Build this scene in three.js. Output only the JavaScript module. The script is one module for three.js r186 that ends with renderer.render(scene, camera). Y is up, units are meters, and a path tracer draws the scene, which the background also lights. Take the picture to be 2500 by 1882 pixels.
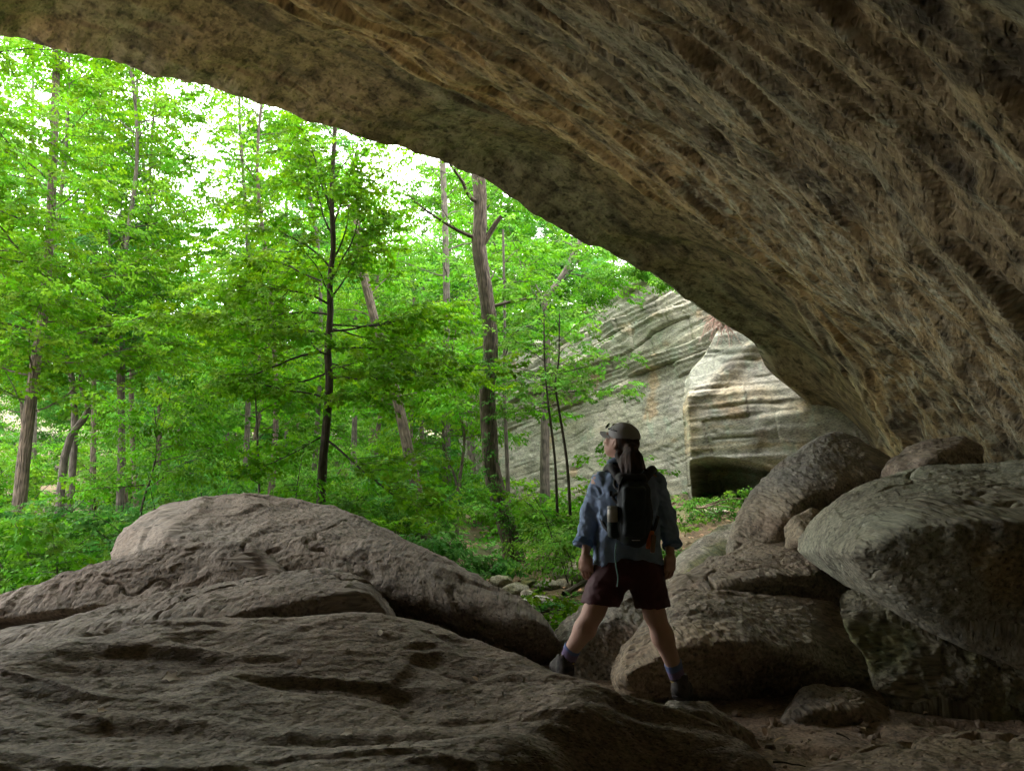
import * as THREE from 'three';
import { mergeGeometries } from 'three/addons/utils/BufferGeometryUtils.js';
import { ConvexGeometry } from 'three/addons/geometries/ConvexGeometry.js';

// ---------------------------------------------------------------- camera, sky, sun, exposure
const scene = new THREE.Scene();
const FOCAL = 1929, CAM_Y = 1.5, PITCH = 7 * Math.PI / 180;
const camera = new THREE.PerspectiveCamera(2 * Math.atan(941 / FOCAL) * 180 / Math.PI, 2500 / 1882, 0.05, 600);
camera.position.set(0, CAM_Y, 0);
camera.lookAt(0, CAM_Y + Math.sin(PITCH), -Math.cos(PITCH));

const renderer = new THREE.WebGLRenderer({ antialias: true });
renderer.toneMapping = THREE.LinearToneMapping;
renderer.toneMappingExposure = 7.1;
renderer.shadowMap.enabled = true;

{ // bright, even overcast
  const w = 256, h = 128, data = new Float32Array(w * h * 4);
  for (let j = 0; j < h; j++) for (let i = 0; i < w; i++) {
    const el = ((j + 0.5) / h - 0.5) * Math.PI;
    const s = Math.max(0, Math.sin(el)), k = (j * w + i) * 4;
    const a = i / w * Math.PI * 2, c = 0.03 * Math.sin(a * 2 + 1) * Math.sin(el * 3) + 0.02 * Math.sin(a * 5 + el * 7);
    const L = (el < 0 ? 0.5 : 1.05 + 0.75 * s) * (1 + c);
    data[k] = L; data[k + 1] = L * 0.99; data[k + 2] = L * 0.985; data[k + 3] = 1;
  }
  const sky = new THREE.DataTexture(data, w, h, THREE.RGBAFormat, THREE.FloatType);
  sky.mapping = THREE.EquirectangularReflectionMapping; sky.magFilter = THREE.LinearFilter; sky.needsUpdate = true;
  scene.background = sky; scene.environment = sky;
}
const sun = new THREE.DirectionalLight(0xfff3e0, 1.0);
sun.position.set(-9, 34, -14); sun.target.position.set(0, 0, -8);
sun.castShadow = true; sun.shadow.radius = 30; sun.shadow.mapSize.set(2048, 2048);
Object.assign(sun.shadow.camera, { left: -40, right: 40, top: 40, bottom: -40, near: 1, far: 120 });
scene.add(sun, sun.target);

// ---------------------------------------------------------------- helpers
const V = (x, y, z) => new THREE.Vector3(x, y, z);
function rng(seed) { let a = seed >>> 0; return () => { a = (a + 0x6D2B79F5) | 0; let t = Math.imul(a ^ (a >>> 15), 1 | a); t = (t + Math.imul(t ^ (t >>> 7), 61 | t)) ^ t; return ((t ^ (t >>> 14)) >>> 0) / 4294967296; }; }
const PERM = new Uint8Array(512); { const r = rng(7), p = [...Array(256).keys()]; for (let i = 255; i > 0; i--) { const j = Math.floor(r() * (i + 1)); [p[i], p[j]] = [p[j], p[i]]; } for (let i = 0; i < 512; i++) PERM[i] = p[i & 255]; }
const GR = new Float32Array(256 * 3); { const r = rng(11); for (let i = 0; i < 256; i++) { const z = r() * 2 - 1, a = r() * 6.2832, q = Math.sqrt(1 - z * z); GR[i * 3] = q * Math.cos(a); GR[i * 3 + 1] = q * Math.sin(a); GR[i * 3 + 2] = z; } }
function gr(h, x, y, z) { h *= 3; return GR[h] * x + GR[h + 1] * y + GR[h + 2] * z; }
function noise(x, y, z) { // gradient noise, about -1..1
  const X0 = Math.floor(x), Y0 = Math.floor(y), Z0 = Math.floor(z); x -= X0; y -= Y0; z -= Z0;
  const X = X0 & 255, Y = Y0 & 255, Z = Z0 & 255;
  const u = x * x * x * (x * (x * 6 - 15) + 10), v = y * y * y * (y * (y * 6 - 15) + 10), w = z * z * z * (z * (z * 6 - 15) + 10);
  const A = PERM[X] + Y, B = PERM[X + 1] + Y, AA = PERM[A] + Z, AB = PERM[A + 1] + Z, BA = PERM[B] + Z, BB = PERM[B + 1] + Z;
  const l = (a, b, t) => a + (b - a) * t;
  return 1.55 * l(l(l(gr(PERM[AA], x, y, z), gr(PERM[BA], x - 1, y, z), u), l(gr(PERM[AB], x, y - 1, z), gr(PERM[BB], x - 1, y - 1, z), u), v),
    l(l(gr(PERM[AA + 1], x, y, z - 1), gr(PERM[BA + 1], x - 1, y, z - 1), u), l(gr(PERM[AB + 1], x, y - 1, z - 1), gr(PERM[BB + 1], x - 1, y - 1, z - 1), u), v), w);
}
function fbm(x, y, z, o) { let s = 0, a = 0.5; for (let i = 0; i < o; i++) { s += a * noise(x, y, z); a *= 0.5; x = x * 2.03 + 5.1; y = y * 2.03 + 1.7; z = z * 2.03 + 9.2; } return s; }
function ridged(x, y, z, o) { let s = 0, a = 0.5; for (let i = 0; i < o; i++) { const n = 1 - Math.abs(noise(x, y, z)); s += a * n * n; a *= 0.5; x = x * 2.1 + 3.1; y = y * 2.1 + 7.7; z = z * 2.1 + 1.2; } return s; }
const clamp = (x, a = 0, b = 1) => x < a ? a : x > b ? b : x;
const smooth = (a, b, x) => { const t = clamp((x - a) / (b - a)); return t * t * (3 - 2 * t); };
const mix = (a, b, t) => a + (b - a) * t;
const interp = (tab, x) => { // tab: [[x, value], ...] rising
  if (x <= tab[0][0]) return tab[0][1];
  for (let i = 1; i < tab.length; i++) if (x <= tab[i][0]) { const [a, p] = tab[i - 1], [b, q] = tab[i]; return p + (q - p) * (x - a) / (b - a); }
  return tab[tab.length - 1][1];
};
// a place given by its bearing and height angle, read off the photograph's pixels, and its distance ahead
function P(px, py, d) {
  const cx = (px - 1250) / FOCAL, cy = (941 - py) / FOCAL;
  const y = cy * Math.cos(PITCH) + Math.sin(PITCH), z = Math.cos(PITCH) - cy * Math.sin(PITCH), k = d / z;
  return V(cx * k, CAM_Y + y * k, -d);
}
const used = new Map();
function numbered(n) { const k = used.get(n) || 0; used.set(n, k + 1); return k ? n + '_' + String(k).padStart(3, '0') : n; }
function tag(o, label, category, group, kind) { if (label) o.userData.label = label; if (category) o.userData.category = category; if (group) o.userData.group = group; if (kind) o.userData.kind = kind; return o; }
function top(name, o, label, category, group, kind) { o.name = numbered(name); scene.add(o); return tag(o, label, category, group, kind); }
function part(parent, name, geo, mat, label) { const m = new THREE.Mesh(geo, mat); m.name = name; parent.add(m); if (label) m.userData.label = label; return m; }
function thing(name, pos, label, category, group) { const g = new THREE.Group(); g.position.copy(pos); return top(name, g, label, category, group); }

// geometry from plain arrays
function geoOf(pos, idx, uv, col) {
  const g = new THREE.BufferGeometry();
  g.setAttribute('position', new THREE.BufferAttribute(pos instanceof Float32Array ? pos : new Float32Array(pos), 3));
  if (uv) g.setAttribute('uv', new THREE.BufferAttribute(uv instanceof Float32Array ? uv : new Float32Array(uv), 2));
  if (col) g.setAttribute('color', new THREE.BufferAttribute(col instanceof Float32Array ? col : new Float32Array(col), 3));
  g.setIndex(new THREE.BufferAttribute(new Uint32Array(idx), 1)); g.computeVertexNormals(); return g;
}
function gridIndex(nu, nv, flip) { // (nu x nv vertices, row-major by v)
  const a = new Uint32Array((nu - 1) * (nv - 1) * 6); let k = 0;
  for (let j = 0; j < nv - 1; j++) for (let i = 0; i < nu - 1; i++) {
    const p = j * nu + i, q = p + 1, r = p + nu, s = r + 1;
    if (flip) { a[k++] = p; a[k++] = r; a[k++] = q; a[k++] = q; a[k++] = r; a[k++] = s; } else { a[k++] = p; a[k++] = q; a[k++] = r; a[k++] = q; a[k++] = s; a[k++] = r; }
  }
  return a;
}
// smooth surface of a signed distance field (naive surface nets)
function surfaceNets(f, lo, hi, cell) {
  const n = [0, 1, 2].map(i => Math.max(2, Math.ceil((hi.getComponent(i) - lo.getComponent(i)) / cell) + 1)), [nx, ny, nz] = n;
  const val = new Float32Array(nx * ny * nz), id = new Int32Array(nx * ny * nz).fill(-1); let k = 0;
  for (let z = 0; z < nz; z++) for (let y = 0; y < ny; y++) for (let x = 0; x < nx; x++) val[k++] = f(lo.x + x * cell, lo.y + y * cell, lo.z + z * cell);
  const pos = [], idx = [], E = [[0, 1], [0, 2], [0, 4], [1, 3], [1, 5], [2, 3], [2, 6], [3, 7], [4, 5], [4, 6], [5, 7], [6, 7]];
  const sx = 1, sy = nx, sz = nx * ny, off = [0, sx, sy, sx + sy, sz, sz + sx, sz + sy, sz + sx + sy];
  for (let z = 0; z < nz - 1; z++) for (let y = 0; y < ny - 1; y++) for (let x = 0; x < nx - 1; x++) {
    const b = x + y * sy + z * sz; let m = 0; for (let i = 0; i < 8; i++) if (val[b + off[i]] < 0) m |= 1 << i;
    if (m === 0 || m === 255) continue;
    let ax = 0, ay = 0, az = 0, c = 0;
    for (const [i, j] of E) { const vi = val[b + off[i]], vj = val[b + off[j]]; if ((vi < 0) === (vj < 0)) continue; const t = vi / (vi - vj);
      ax += (i & 1) + ((j & 1) - (i & 1)) * t; ay += (i >> 1 & 1) + ((j >> 1 & 1) - (i >> 1 & 1)) * t; az += (i >> 2) + ((j >> 2) - (i >> 2)) * t; c++; }
    id[b] = pos.length / 3; pos.push(lo.x + (x + ax / c) * cell, lo.y + (y + ay / c) * cell, lo.z + (z + az / c) * cell);
  }
  const quad = (a, b, c, d, fl) => { if (a < 0 || b < 0 || c < 0 || d < 0) return; fl ? idx.push(a, b, c, a, c, d) : idx.push(a, c, b, a, d, c); };
  for (let z = 1; z < nz - 1; z++) for (let y = 1; y < ny - 1; y++) for (let x = 1; x < nx - 1; x++) {
    const b = x + y * sy + z * sz, v = val[b] < 0;
    if (v !== (val[b + sx] < 0)) quad(id[b], id[b - sy], id[b - sy - sz], id[b - sz], !v);
    if (v !== (val[b + sy] < 0)) quad(id[b], id[b - sz], id[b - sz - sx], id[b - sx], !v);
    if (v !== (val[b + sz] < 0)) quad(id[b], id[b - sx], id[b - sx - sy], id[b - sy], !v);
  }
  return geoOf(pos, idx);
}

// ---------------------------------------------------------------- shared textures
function tileNoise(u, v, per, z) { // repeats every per units
  const a = u / per, b = v / per, n = (x, y) => noise(x + 100, y + 100, z);
  return (n(u, v) * (1 - a) * (1 - b) + n(u - per, v) * a * (1 - b) + n(u, v - per) * (1 - a) * b + n(u - per, v - per) * a * b) / Math.sqrt(((1 - a) ** 2 + a * a) * ((1 - b) ** 2 + b * b));
}
function makeTile(size, fn, srgb) {
  const d = new Uint8Array(size * size * 4);
  for (let j = 0; j < size; j++) for (let i = 0; i < size; i++) { const c = fn(i / size, j / size), k = (j * size + i) * 4; d[k] = clamp(c[0]) * 255; d[k + 1] = clamp(c[1]) * 255; d[k + 2] = clamp(c[2]) * 255; d[k + 3] = 255; }
  const t = new THREE.DataTexture(d, size, size); t.wrapS = t.wrapT = THREE.RepeatWrapping; t.magFilter = THREE.LinearFilter; if (srgb) t.colorSpace = THREE.SRGBColorSpace; t.needsUpdate = true; return t;
}
const tf = (u, v, f, o, z) => { let s = 0, a = 0.5; for (let i = 0; i < o; i++) { s += a * tileNoise(u * f, v * f, f, z + i * 7.3); f *= 2; a *= 0.55; } return s; };
const grainBump = makeTile(1024, (u, v) => { const g = 0.5 + 0.42 * tf(u, v, 14, 6, 3.3) - 0.35 * smooth(0.35, 0.75, tileNoise(u * 34, v * 34, 34, 8.8)); return [g, g, g]; });
const grainColor = makeTile(1024, (u, v) => { const a = tf(u, v, 6, 6, 21.7), b = tf(u, v, 44, 4, 41.7), k = 0.88 + 0.22 * a + 0.42 * b - 0.20 * smooth(0.3, 0.6, tileNoise(u * 62, v * 62, 62, 5.5)); return [k * (1 + 0.025 * b), k, k * (1 - 0.03 * b)]; }, true);
const rockMat = new THREE.MeshStandardMaterial({ vertexColors: true, roughness: 0.93, color: new THREE.Color().setRGB(0.98, 0.965, 0.92), map: grainColor, bumpMap: grainBump, bumpScale: 0.026 });
rockMat.name = 'sandstone';
// rough honeycombed stone of the roof: pits and pale crusts, a little longer along the beds
const pitted = (u, v) => { const n1 = tf(u, v, 9, 7, 3.7), p = smooth(0.15, 0.6, tileNoise(u * 22, v * 22, 22, 9.1)) + 0.7 * smooth(0.2, 0.6, tileNoise(u * 48, v * 48, 48, 19.1)), r = 1 - Math.abs(tileNoise(u * 11, v * 11, 11, 13.3)); return [n1, p, r]; };
const roofBump = makeTile(1024, (u, v) => { const [n1, p, r] = pitted(u, v), g = 0.42 + 0.5 * n1 - 0.22 * p + 0.14 * r * r * r; return [g, g, g]; });
const roofColor = makeTile(1024, (u, v) => { const [n1, p, r] = pitted(u, v), k = 0.82 + 0.55 * n1 - 0.22 * p + 0.08 * r * r * r + 0.3 * tf(u, v, 60, 3, 71); return [k, k * (0.995 + 0.02 * n1), k * (0.975 + 0.05 * n1)]; }, true);
const roofMat = new THREE.MeshStandardMaterial({ vertexColors: true, roughness: 0.95, color: new THREE.Color().setRGB(0.86, 0.85, 0.74), map: roofColor, bumpMap: roofBump, bumpScale: 0.035 }); roofMat.name = 'weathered_sandstone';

// ---------------------------------------------------------------- rock
const lerp3 = (a, b, t) => [a[0] + (b[0] - a[0]) * t, a[1] + (b[1] - a[1]) * t, a[2] + (b[2] - a[2]) * t];
const ROCK = { brown: [0.30, 0.245, 0.195], grey: [0.30, 0.29, 0.262], ochre: [0.40, 0.275, 0.135], red: [0.27, 0.175, 0.125], dark: [0.105, 0.09, 0.078], pale: [0.44, 0.415, 0.36], moss: [0.10, 0.125, 0.04], lichen: [0.42, 0.46, 0.40], green: [0.27, 0.29, 0.225] };
function rockColor(x, y, z, o) {
  let c = lerp3(o.a || ROCK.brown, o.b || ROCK.grey, smooth(-0.25, 0.3, fbm(x * 0.9, y * 1.3, z * 0.9 + 4, 4)));
  c = lerp3(c, ROCK.red, (o.red ?? 0.4) * smooth(0.05, 0.4, fbm(x * 1.7 + 9, y * 2.2, z * 1.7, 4)));
  c = lerp3(c, ROCK.dark, (o.dark ?? 0.4) * smooth(0.12, 0.42, fbm(x * 2.6 + 3, y * 3.1, z * 2.6 + 20, 5)));
  c = lerp3(c, ROCK.pale, (o.pale ?? 0.25) * smooth(0.16, 0.4, fbm(x * 6 + 13, y * 6, z * 6 + 2, 4)));
  const g = 1 + 0.22 * fbm(x * 22, y * 22, z * 22, 3); return [c[0] * g, c[1] * g, c[2] * g];
}
// relief of weathered sandstone, in metres, along the surface's normal
function relief(x, y, z, o) {
  let h = 0;
  h += (o.lump ?? 0.10) * 0.55 * fbm(x * 0.9, y * 1.1, z * 0.9 + o.seed, 3) * 1.6;
  if (o.ledge) { // bedding: thin sheets that end in small steps
    const q = (x * o.bed[0] + y * o.bed[1] + z * o.bed[2]) * (o.beds || 7) + 1.2 * fbm(x * 0.6, y * 0.6, z * 0.6 + o.seed, 3), fr = q - Math.floor(q);
    h += o.ledge * 0.75 * (Math.pow(fr, 1.8) * smooth(1, 0.86, fr) - 0.3) * smooth(-0.25, 0.35, noise(x * 0.7 + 3, y * 0.9, z * 0.7 + o.seed));
  }
  h += (o.crag ?? 0.05) * 0.75 * (ridged(x * 1.9 + 3, y * 2.6, z * 1.9 + o.seed, 5) - 0.55);
  h -= (o.pit ?? 0.05) * 0.4 * smooth(0.25, 0.6, noise(x * 1.3 + 0.6 * noise(x * 3, y * 3, z * 3), y * 3.4, z * 1.6 + 2 * o.seed)) * smooth(-0.1, 0.3, noise(x * 0.8, y, z * 0.8 + 5 * o.seed));
  const fl = o.flake ?? 0.014; // spalled sheets
  h += fl * smooth(-0.02, 0.03, fbm(x * 0.8 + 4, y * 1.4, z * 0.8 + 3 * o.seed, 5)) + fl * 0.5 * smooth(-0.012, 0.018, fbm(x * 1.7 + 8, y * 2.4, z * 1.7 + 7 * o.seed, 5));
  const ck = Math.abs(fbm(x * 0.55 + 11, y * 0.8, z * 0.55 + 9 * o.seed, 4)); h -= (o.crack ?? 0.04) * smooth(0.014, 0.002, ck) * smooth(-0.1, 0.2, noise(x * 0.9, y * 0.9 + 4, z * 0.9)); // joints
  h += (o.fine ?? 0.02) * (0.85 * fbm(x * 4, y * 6, z * 4 + o.seed, 3) + 0.85 * fbm(x * 17, y * 21, z * 17, 4));
  return h;
}
// a boulder: the rounded hull of the given points with relief on it, seen from its middle
function boulderGeo(pts, o) {
  const hull = new ConvexGeometry(pts), hp = hull.attributes.position, c = V(0, 0, 0), planes = [];
  const bb = new THREE.Box3().setFromPoints(pts); pts.forEach(p => c.add(p)); c.divideScalar(pts.length);
  for (let i = 0; i < hp.count; i += 3) { const a = V().fromBufferAttribute(hp, i), b = V().fromBufferAttribute(hp, i + 1), d = V().fromBufferAttribute(hp, i + 2); const nrm = b.sub(a).cross(d.sub(a)); if (nrm.length() < 1e-9) continue; nrm.normalize(); let dist = a.sub(c).dot(nrm); if (dist < 0) { dist = -dist; nrm.negate(); } planes.push([nrm.x, nrm.y, nrm.z, Math.max(0.03, dist)]); }
  const merged = []; for (const p of planes) if (!merged.some(q => q[0] * p[0] + q[1] * p[1] + q[2] * p[2] > 0.9995)) merged.push(p);
  const N = o.res || 90, pw = o.power || 16, pos = [], uv = [], idx = [], base = [];
  const ax = [[[1, 0, 0], [0, 1, 0], [0, 0, -1]], [[-1, 0, 0], [0, 1, 0], [0, 0, 1]], [[0, 1, 0], [0, 0, -1], [1, 0, 0]], [[0, -1, 0], [0, 0, -1], [-1, 0, 0]], [[0, 0, 1], [0, 1, 0], [1, 0, 0]], [[0, 0, -1], [0, 1, 0], [-1, 0, 0]]];
  const size = bb.getSize(V()), sc = [size.x, size.y, size.z].map(s => s / Math.max(size.x, size.y, size.z));
  const key = new Map(), ids = [];
  const N0 = N; for (const [n, vv, uu] of ax) {
    const N = n[1] < 0 || n[2] < 0 ? Math.ceil(N0 / 4) : n[0] ? Math.ceil(N0 * (o.ends ?? 0.8)) : N0, start = pos.length / 3;
    for (let j = 0; j <= N; j++) for (let i = 0; i <= N; i++) {
      const a = Math.tan((i / N * 2 - 1) * Math.PI / 4), b = Math.tan((j / N * 2 - 1) * Math.PI / 4);
      let dx = (n[0] + uu[0] * a + vv[0] * b) * sc[0], dy = (n[1] + uu[1] * a + vv[1] * b) * sc[1], dz = (n[2] + uu[2] * a + vv[2] * b) * sc[2];
      const l = Math.hypot(dx, dy, dz); dx /= l; dy /= l; dz /= l;
      let sum = 0, gx = 0, gy = 0, gz = 0; for (const p of merged) { const q = (p[0] * dx + p[1] * dy + p[2] * dz) / p[3]; if (q > 0) { const w = Math.pow(q, pw); sum += w; const e = w / q / p[3]; gx += p[0] * e; gy += p[1] * e; gz += p[2] * e; } }
      let r = Math.pow(sum, -1 / pw), x = c.x + dx * r, y = c.y + dy * r, z = c.z + dz * r; const gl = Math.hypot(gx, gy, gz); gx /= gl; gy /= gl; gz /= gl;
      const h = relief(x, y, z, o) * smooth(0, 0.12, Math.abs(r)) ; x += gx * h; y += gy * h; z += gz * h;
      const kk = Math.round(dx * 5e4) + ',' + Math.round(dy * 5e4) + ',' + Math.round(dz * 5e4), edge = i === 0 || j === 0 || i === N || j === N;
      ids.push(edge ? (key.has(kk) ? key.get(kk) : (key.set(kk, pos.length / 3), pos.length / 3)) : pos.length / 3);
      pos.push(x, y, z); base.push(h);
      const p3 = [x, y, z], iu = uu.findIndex(q => q), iv = vv.findIndex(q => q); uv.push(p3[iu] / 1.1, p3[iv] / 1.1);
    }
    for (let j = 0; j < N; j++) for (let i = 0; i < N; i++) { const p = start + j * (N + 1) + i, q = p + 1, r = p + N + 1, s = r + 1; idx.push(p, q, r, q, s, r); }
  }
  const col = new Float32Array(pos.length);
  const g = geoOf(pos, idx, uv, col), nn = g.attributes.normal.array, acc = new Map();
  // outward faces
  { const a = V(pos[0], pos[1], pos[2]).sub(c), m = V(nn[0], nn[1], nn[2]); const nm = Math.ceil(N0 * (o.ends ?? 0.8)), mid = (nm >> 1) * (nm + 1) + (nm >> 1); a.set(pos[mid * 3], pos[mid * 3 + 1], pos[mid * 3 + 2]).sub(c); m.set(nn[mid * 3], nn[mid * 3 + 1], nn[mid * 3 + 2]); if (a.dot(m) < 0) { const ii = g.index.array; for (let i = 0; i < ii.length; i += 3) { const t = ii[i]; ii[i] = ii[i + 1]; ii[i + 1] = t; } g.computeVertexNormals(); } }
  const n2 = g.attributes.normal.array;
  for (let i = 0; i < ids.length; i++) { const k = ids[i]; if (!acc.has(k)) acc.set(k, [0, 0, 0]); const a = acc.get(k); a[0] += n2[i * 3]; a[1] += n2[i * 3 + 1]; a[2] += n2[i * 3 + 2]; }
  for (let i = 0; i < ids.length; i++) { const a = acc.get(ids[i]), l = Math.hypot(...a) || 1; n2[i * 3] = a[0] / l; n2[i * 3 + 1] = a[1] / l; n2[i * 3 + 2] = a[2] / l; }
  for (let i = 0; i < ids.length; i++) {
    const x = pos[i * 3], y = pos[i * 3 + 1], z = pos[i * 3 + 2]; let cc = rockColor(x, y, z, o);
    if (o.tint) cc = o.tint(x, y, z, n2[i * 3], n2[i * 3 + 1], n2[i * 3 + 2], cc);
    col[i * 3] = cc[0]; col[i * 3 + 1] = cc[1]; col[i * 3 + 2] = cc[2];
  }
  return g;
}
function boulder(name, pts, o, label, group) {
  const g = boulderGeo(pts, o); g.computeBoundingBox(); const b = g.boundingBox, at = V((b.min.x + b.max.x) / 2, b.min.y, (b.min.z + b.max.z) / 2); g.translate(-at.x, -at.y, -at.z);
  const m = new THREE.Mesh(g, rockMat); m.position.copy(at); return top(name, m, label, o.category || 'boulder', group);
}
// thin-plate surface through points (x, y, z): y as a smooth function of x and z
function thinPlate(pts, lambda = 0.001) {
  const n = pts.length, m = n + 3, A = Array.from({ length: m }, () => new Float64Array(m + 1)), U = r2 => r2 < 1e-12 ? 0 : 0.5 * r2 * Math.log(r2);
  for (let i = 0; i < n; i++) { for (let j = 0; j < n; j++) A[i][j] = U((pts[i].x - pts[j].x) ** 2 + (pts[i].z - pts[j].z) ** 2) + (i === j ? lambda : 0); A[i][n] = A[n][i] = 1; A[i][n + 1] = A[n + 1][i] = pts[i].x; A[i][n + 2] = A[n + 2][i] = pts[i].z; A[i][m] = pts[i].y; }
  for (let i = 0; i < m; i++) { let p = i; for (let r = i + 1; r < m; r++) if (Math.abs(A[r][i]) > Math.abs(A[p][i])) p = r; [A[i], A[p]] = [A[p], A[i]]; for (let r = 0; r < m; r++) if (r !== i) { const f = A[r][i] / A[i][i]; if (f) for (let c = i; c <= m; c++) A[r][c] -= f * A[i][c]; } }
  const w = A.map((r, i) => r[m] / r[i]);
  return (x, z) => { let s = w[n] + w[n + 1] * x + w[n + 2] * z; for (let i = 0; i < n; i++) s += w[i] * U((x - pts[i].x) ** 2 + (z - pts[i].z) ** 2); return s; };
}
// ================================================================ the cave roof
const RIM = [[-900, 330], [-650, 170], [-400, 75], [-200, 65], [0, 86], [113, 113], [210, 130], [269, 147], [370, 183], [521, 216], [630, 248], [731, 286], [799, 311], [900, 335], [960, 353], [1137, 412], [1230, 466], [1310, 521], [1415, 584], [1490, 610], [1540, 647], [1600, 672], [1676, 730], [1776, 797], [1869, 852], [1902, 915], [1961, 966], [2003, 1003], [2054, 1050]];
const RIM_D = [[-900, 7.4], [-400, 10], [0, 11.9], [521, 12.3], [900, 12.6], [1230, 13.1], [1600, 14.0], [1869, 15.4], [2054, 16.5]];
const H = (x, h, z) => V(x, CAM_Y + h, z);
// t rises from the far right end, past the camera's right shoulder, to the back of the cave
const roofPairs = [ // [bearing of the rim or a point, foot of the wall]
  [2054, P(2140, 1120, 16)], [1869, P(2215, 1160, 14.2)], [1600, P(2370, 1175, 12)], [1230, P(2570, 1200, 10)], [900, H(6.0, -0.7, -8)], [521, H(5.9, -1.1, -6)], [0, H(5.7, -1.5, -3.4)], [-400, H(5.5, -1.6, -0.6)], [-900, H(5.3, -1.6, 2.5)],
  [H(-8.6, -0.6, -5.2), H(5.6, -1.6, 8)], [H(-8.8, -2, -2.5), H(3.5, -1.6, 13)], [H(-9.2, -2.1, 3), H(-3, -1.6, 15.5)], [H(-9.5, -2.1, 8), H(-8, -1.8, 12.5)]];
const rimPts = [], footPts = [];
roofPairs.forEach(([r, f], i) => {
  footPts.push([i, f]);
  if (typeof r !== 'number') return rimPts.push([i, r]);
  const next = roofPairs[i + 1] && typeof roofPairs[i + 1][0] === 'number' ? roofPairs[i + 1][0] : -1e9;
  for (const [x, y] of [...RIM].reverse()) if (x <= r && x > next) rimPts.push([i + (next > -1e8 ? (r - x) / (r - next) : 0), P(x, y, interp(RIM_D, x))]);
});
function along(tab, t) { // Catmull-Rom through [t, point]
  let i = 1; while (i < tab.length - 1 && tab[i][0] < t) i++;
  const a = tab[Math.max(0, i - 2)], b = tab[i - 1], c = tab[i], d = tab[Math.min(tab.length - 1, i + 1)], h = c[0] - b[0], u = clamp((t - b[0]) / h);
  const m0 = c[1].clone().sub(a[1]).multiplyScalar(h / Math.max(1e-6, c[0] - a[0])), m1 = d[1].clone().sub(b[1]).multiplyScalar(h / Math.max(1e-6, d[0] - b[0]));
  const u2 = u * u, u3 = u2 * u; return b[1].clone().multiplyScalar(2 * u3 - 3 * u2 + 1).addScaledVector(m0, u3 - 2 * u2 + u).addScaledVector(c[1], -2 * u3 + 3 * u2).addScaledVector(m1, u3 - u2);
}
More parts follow.
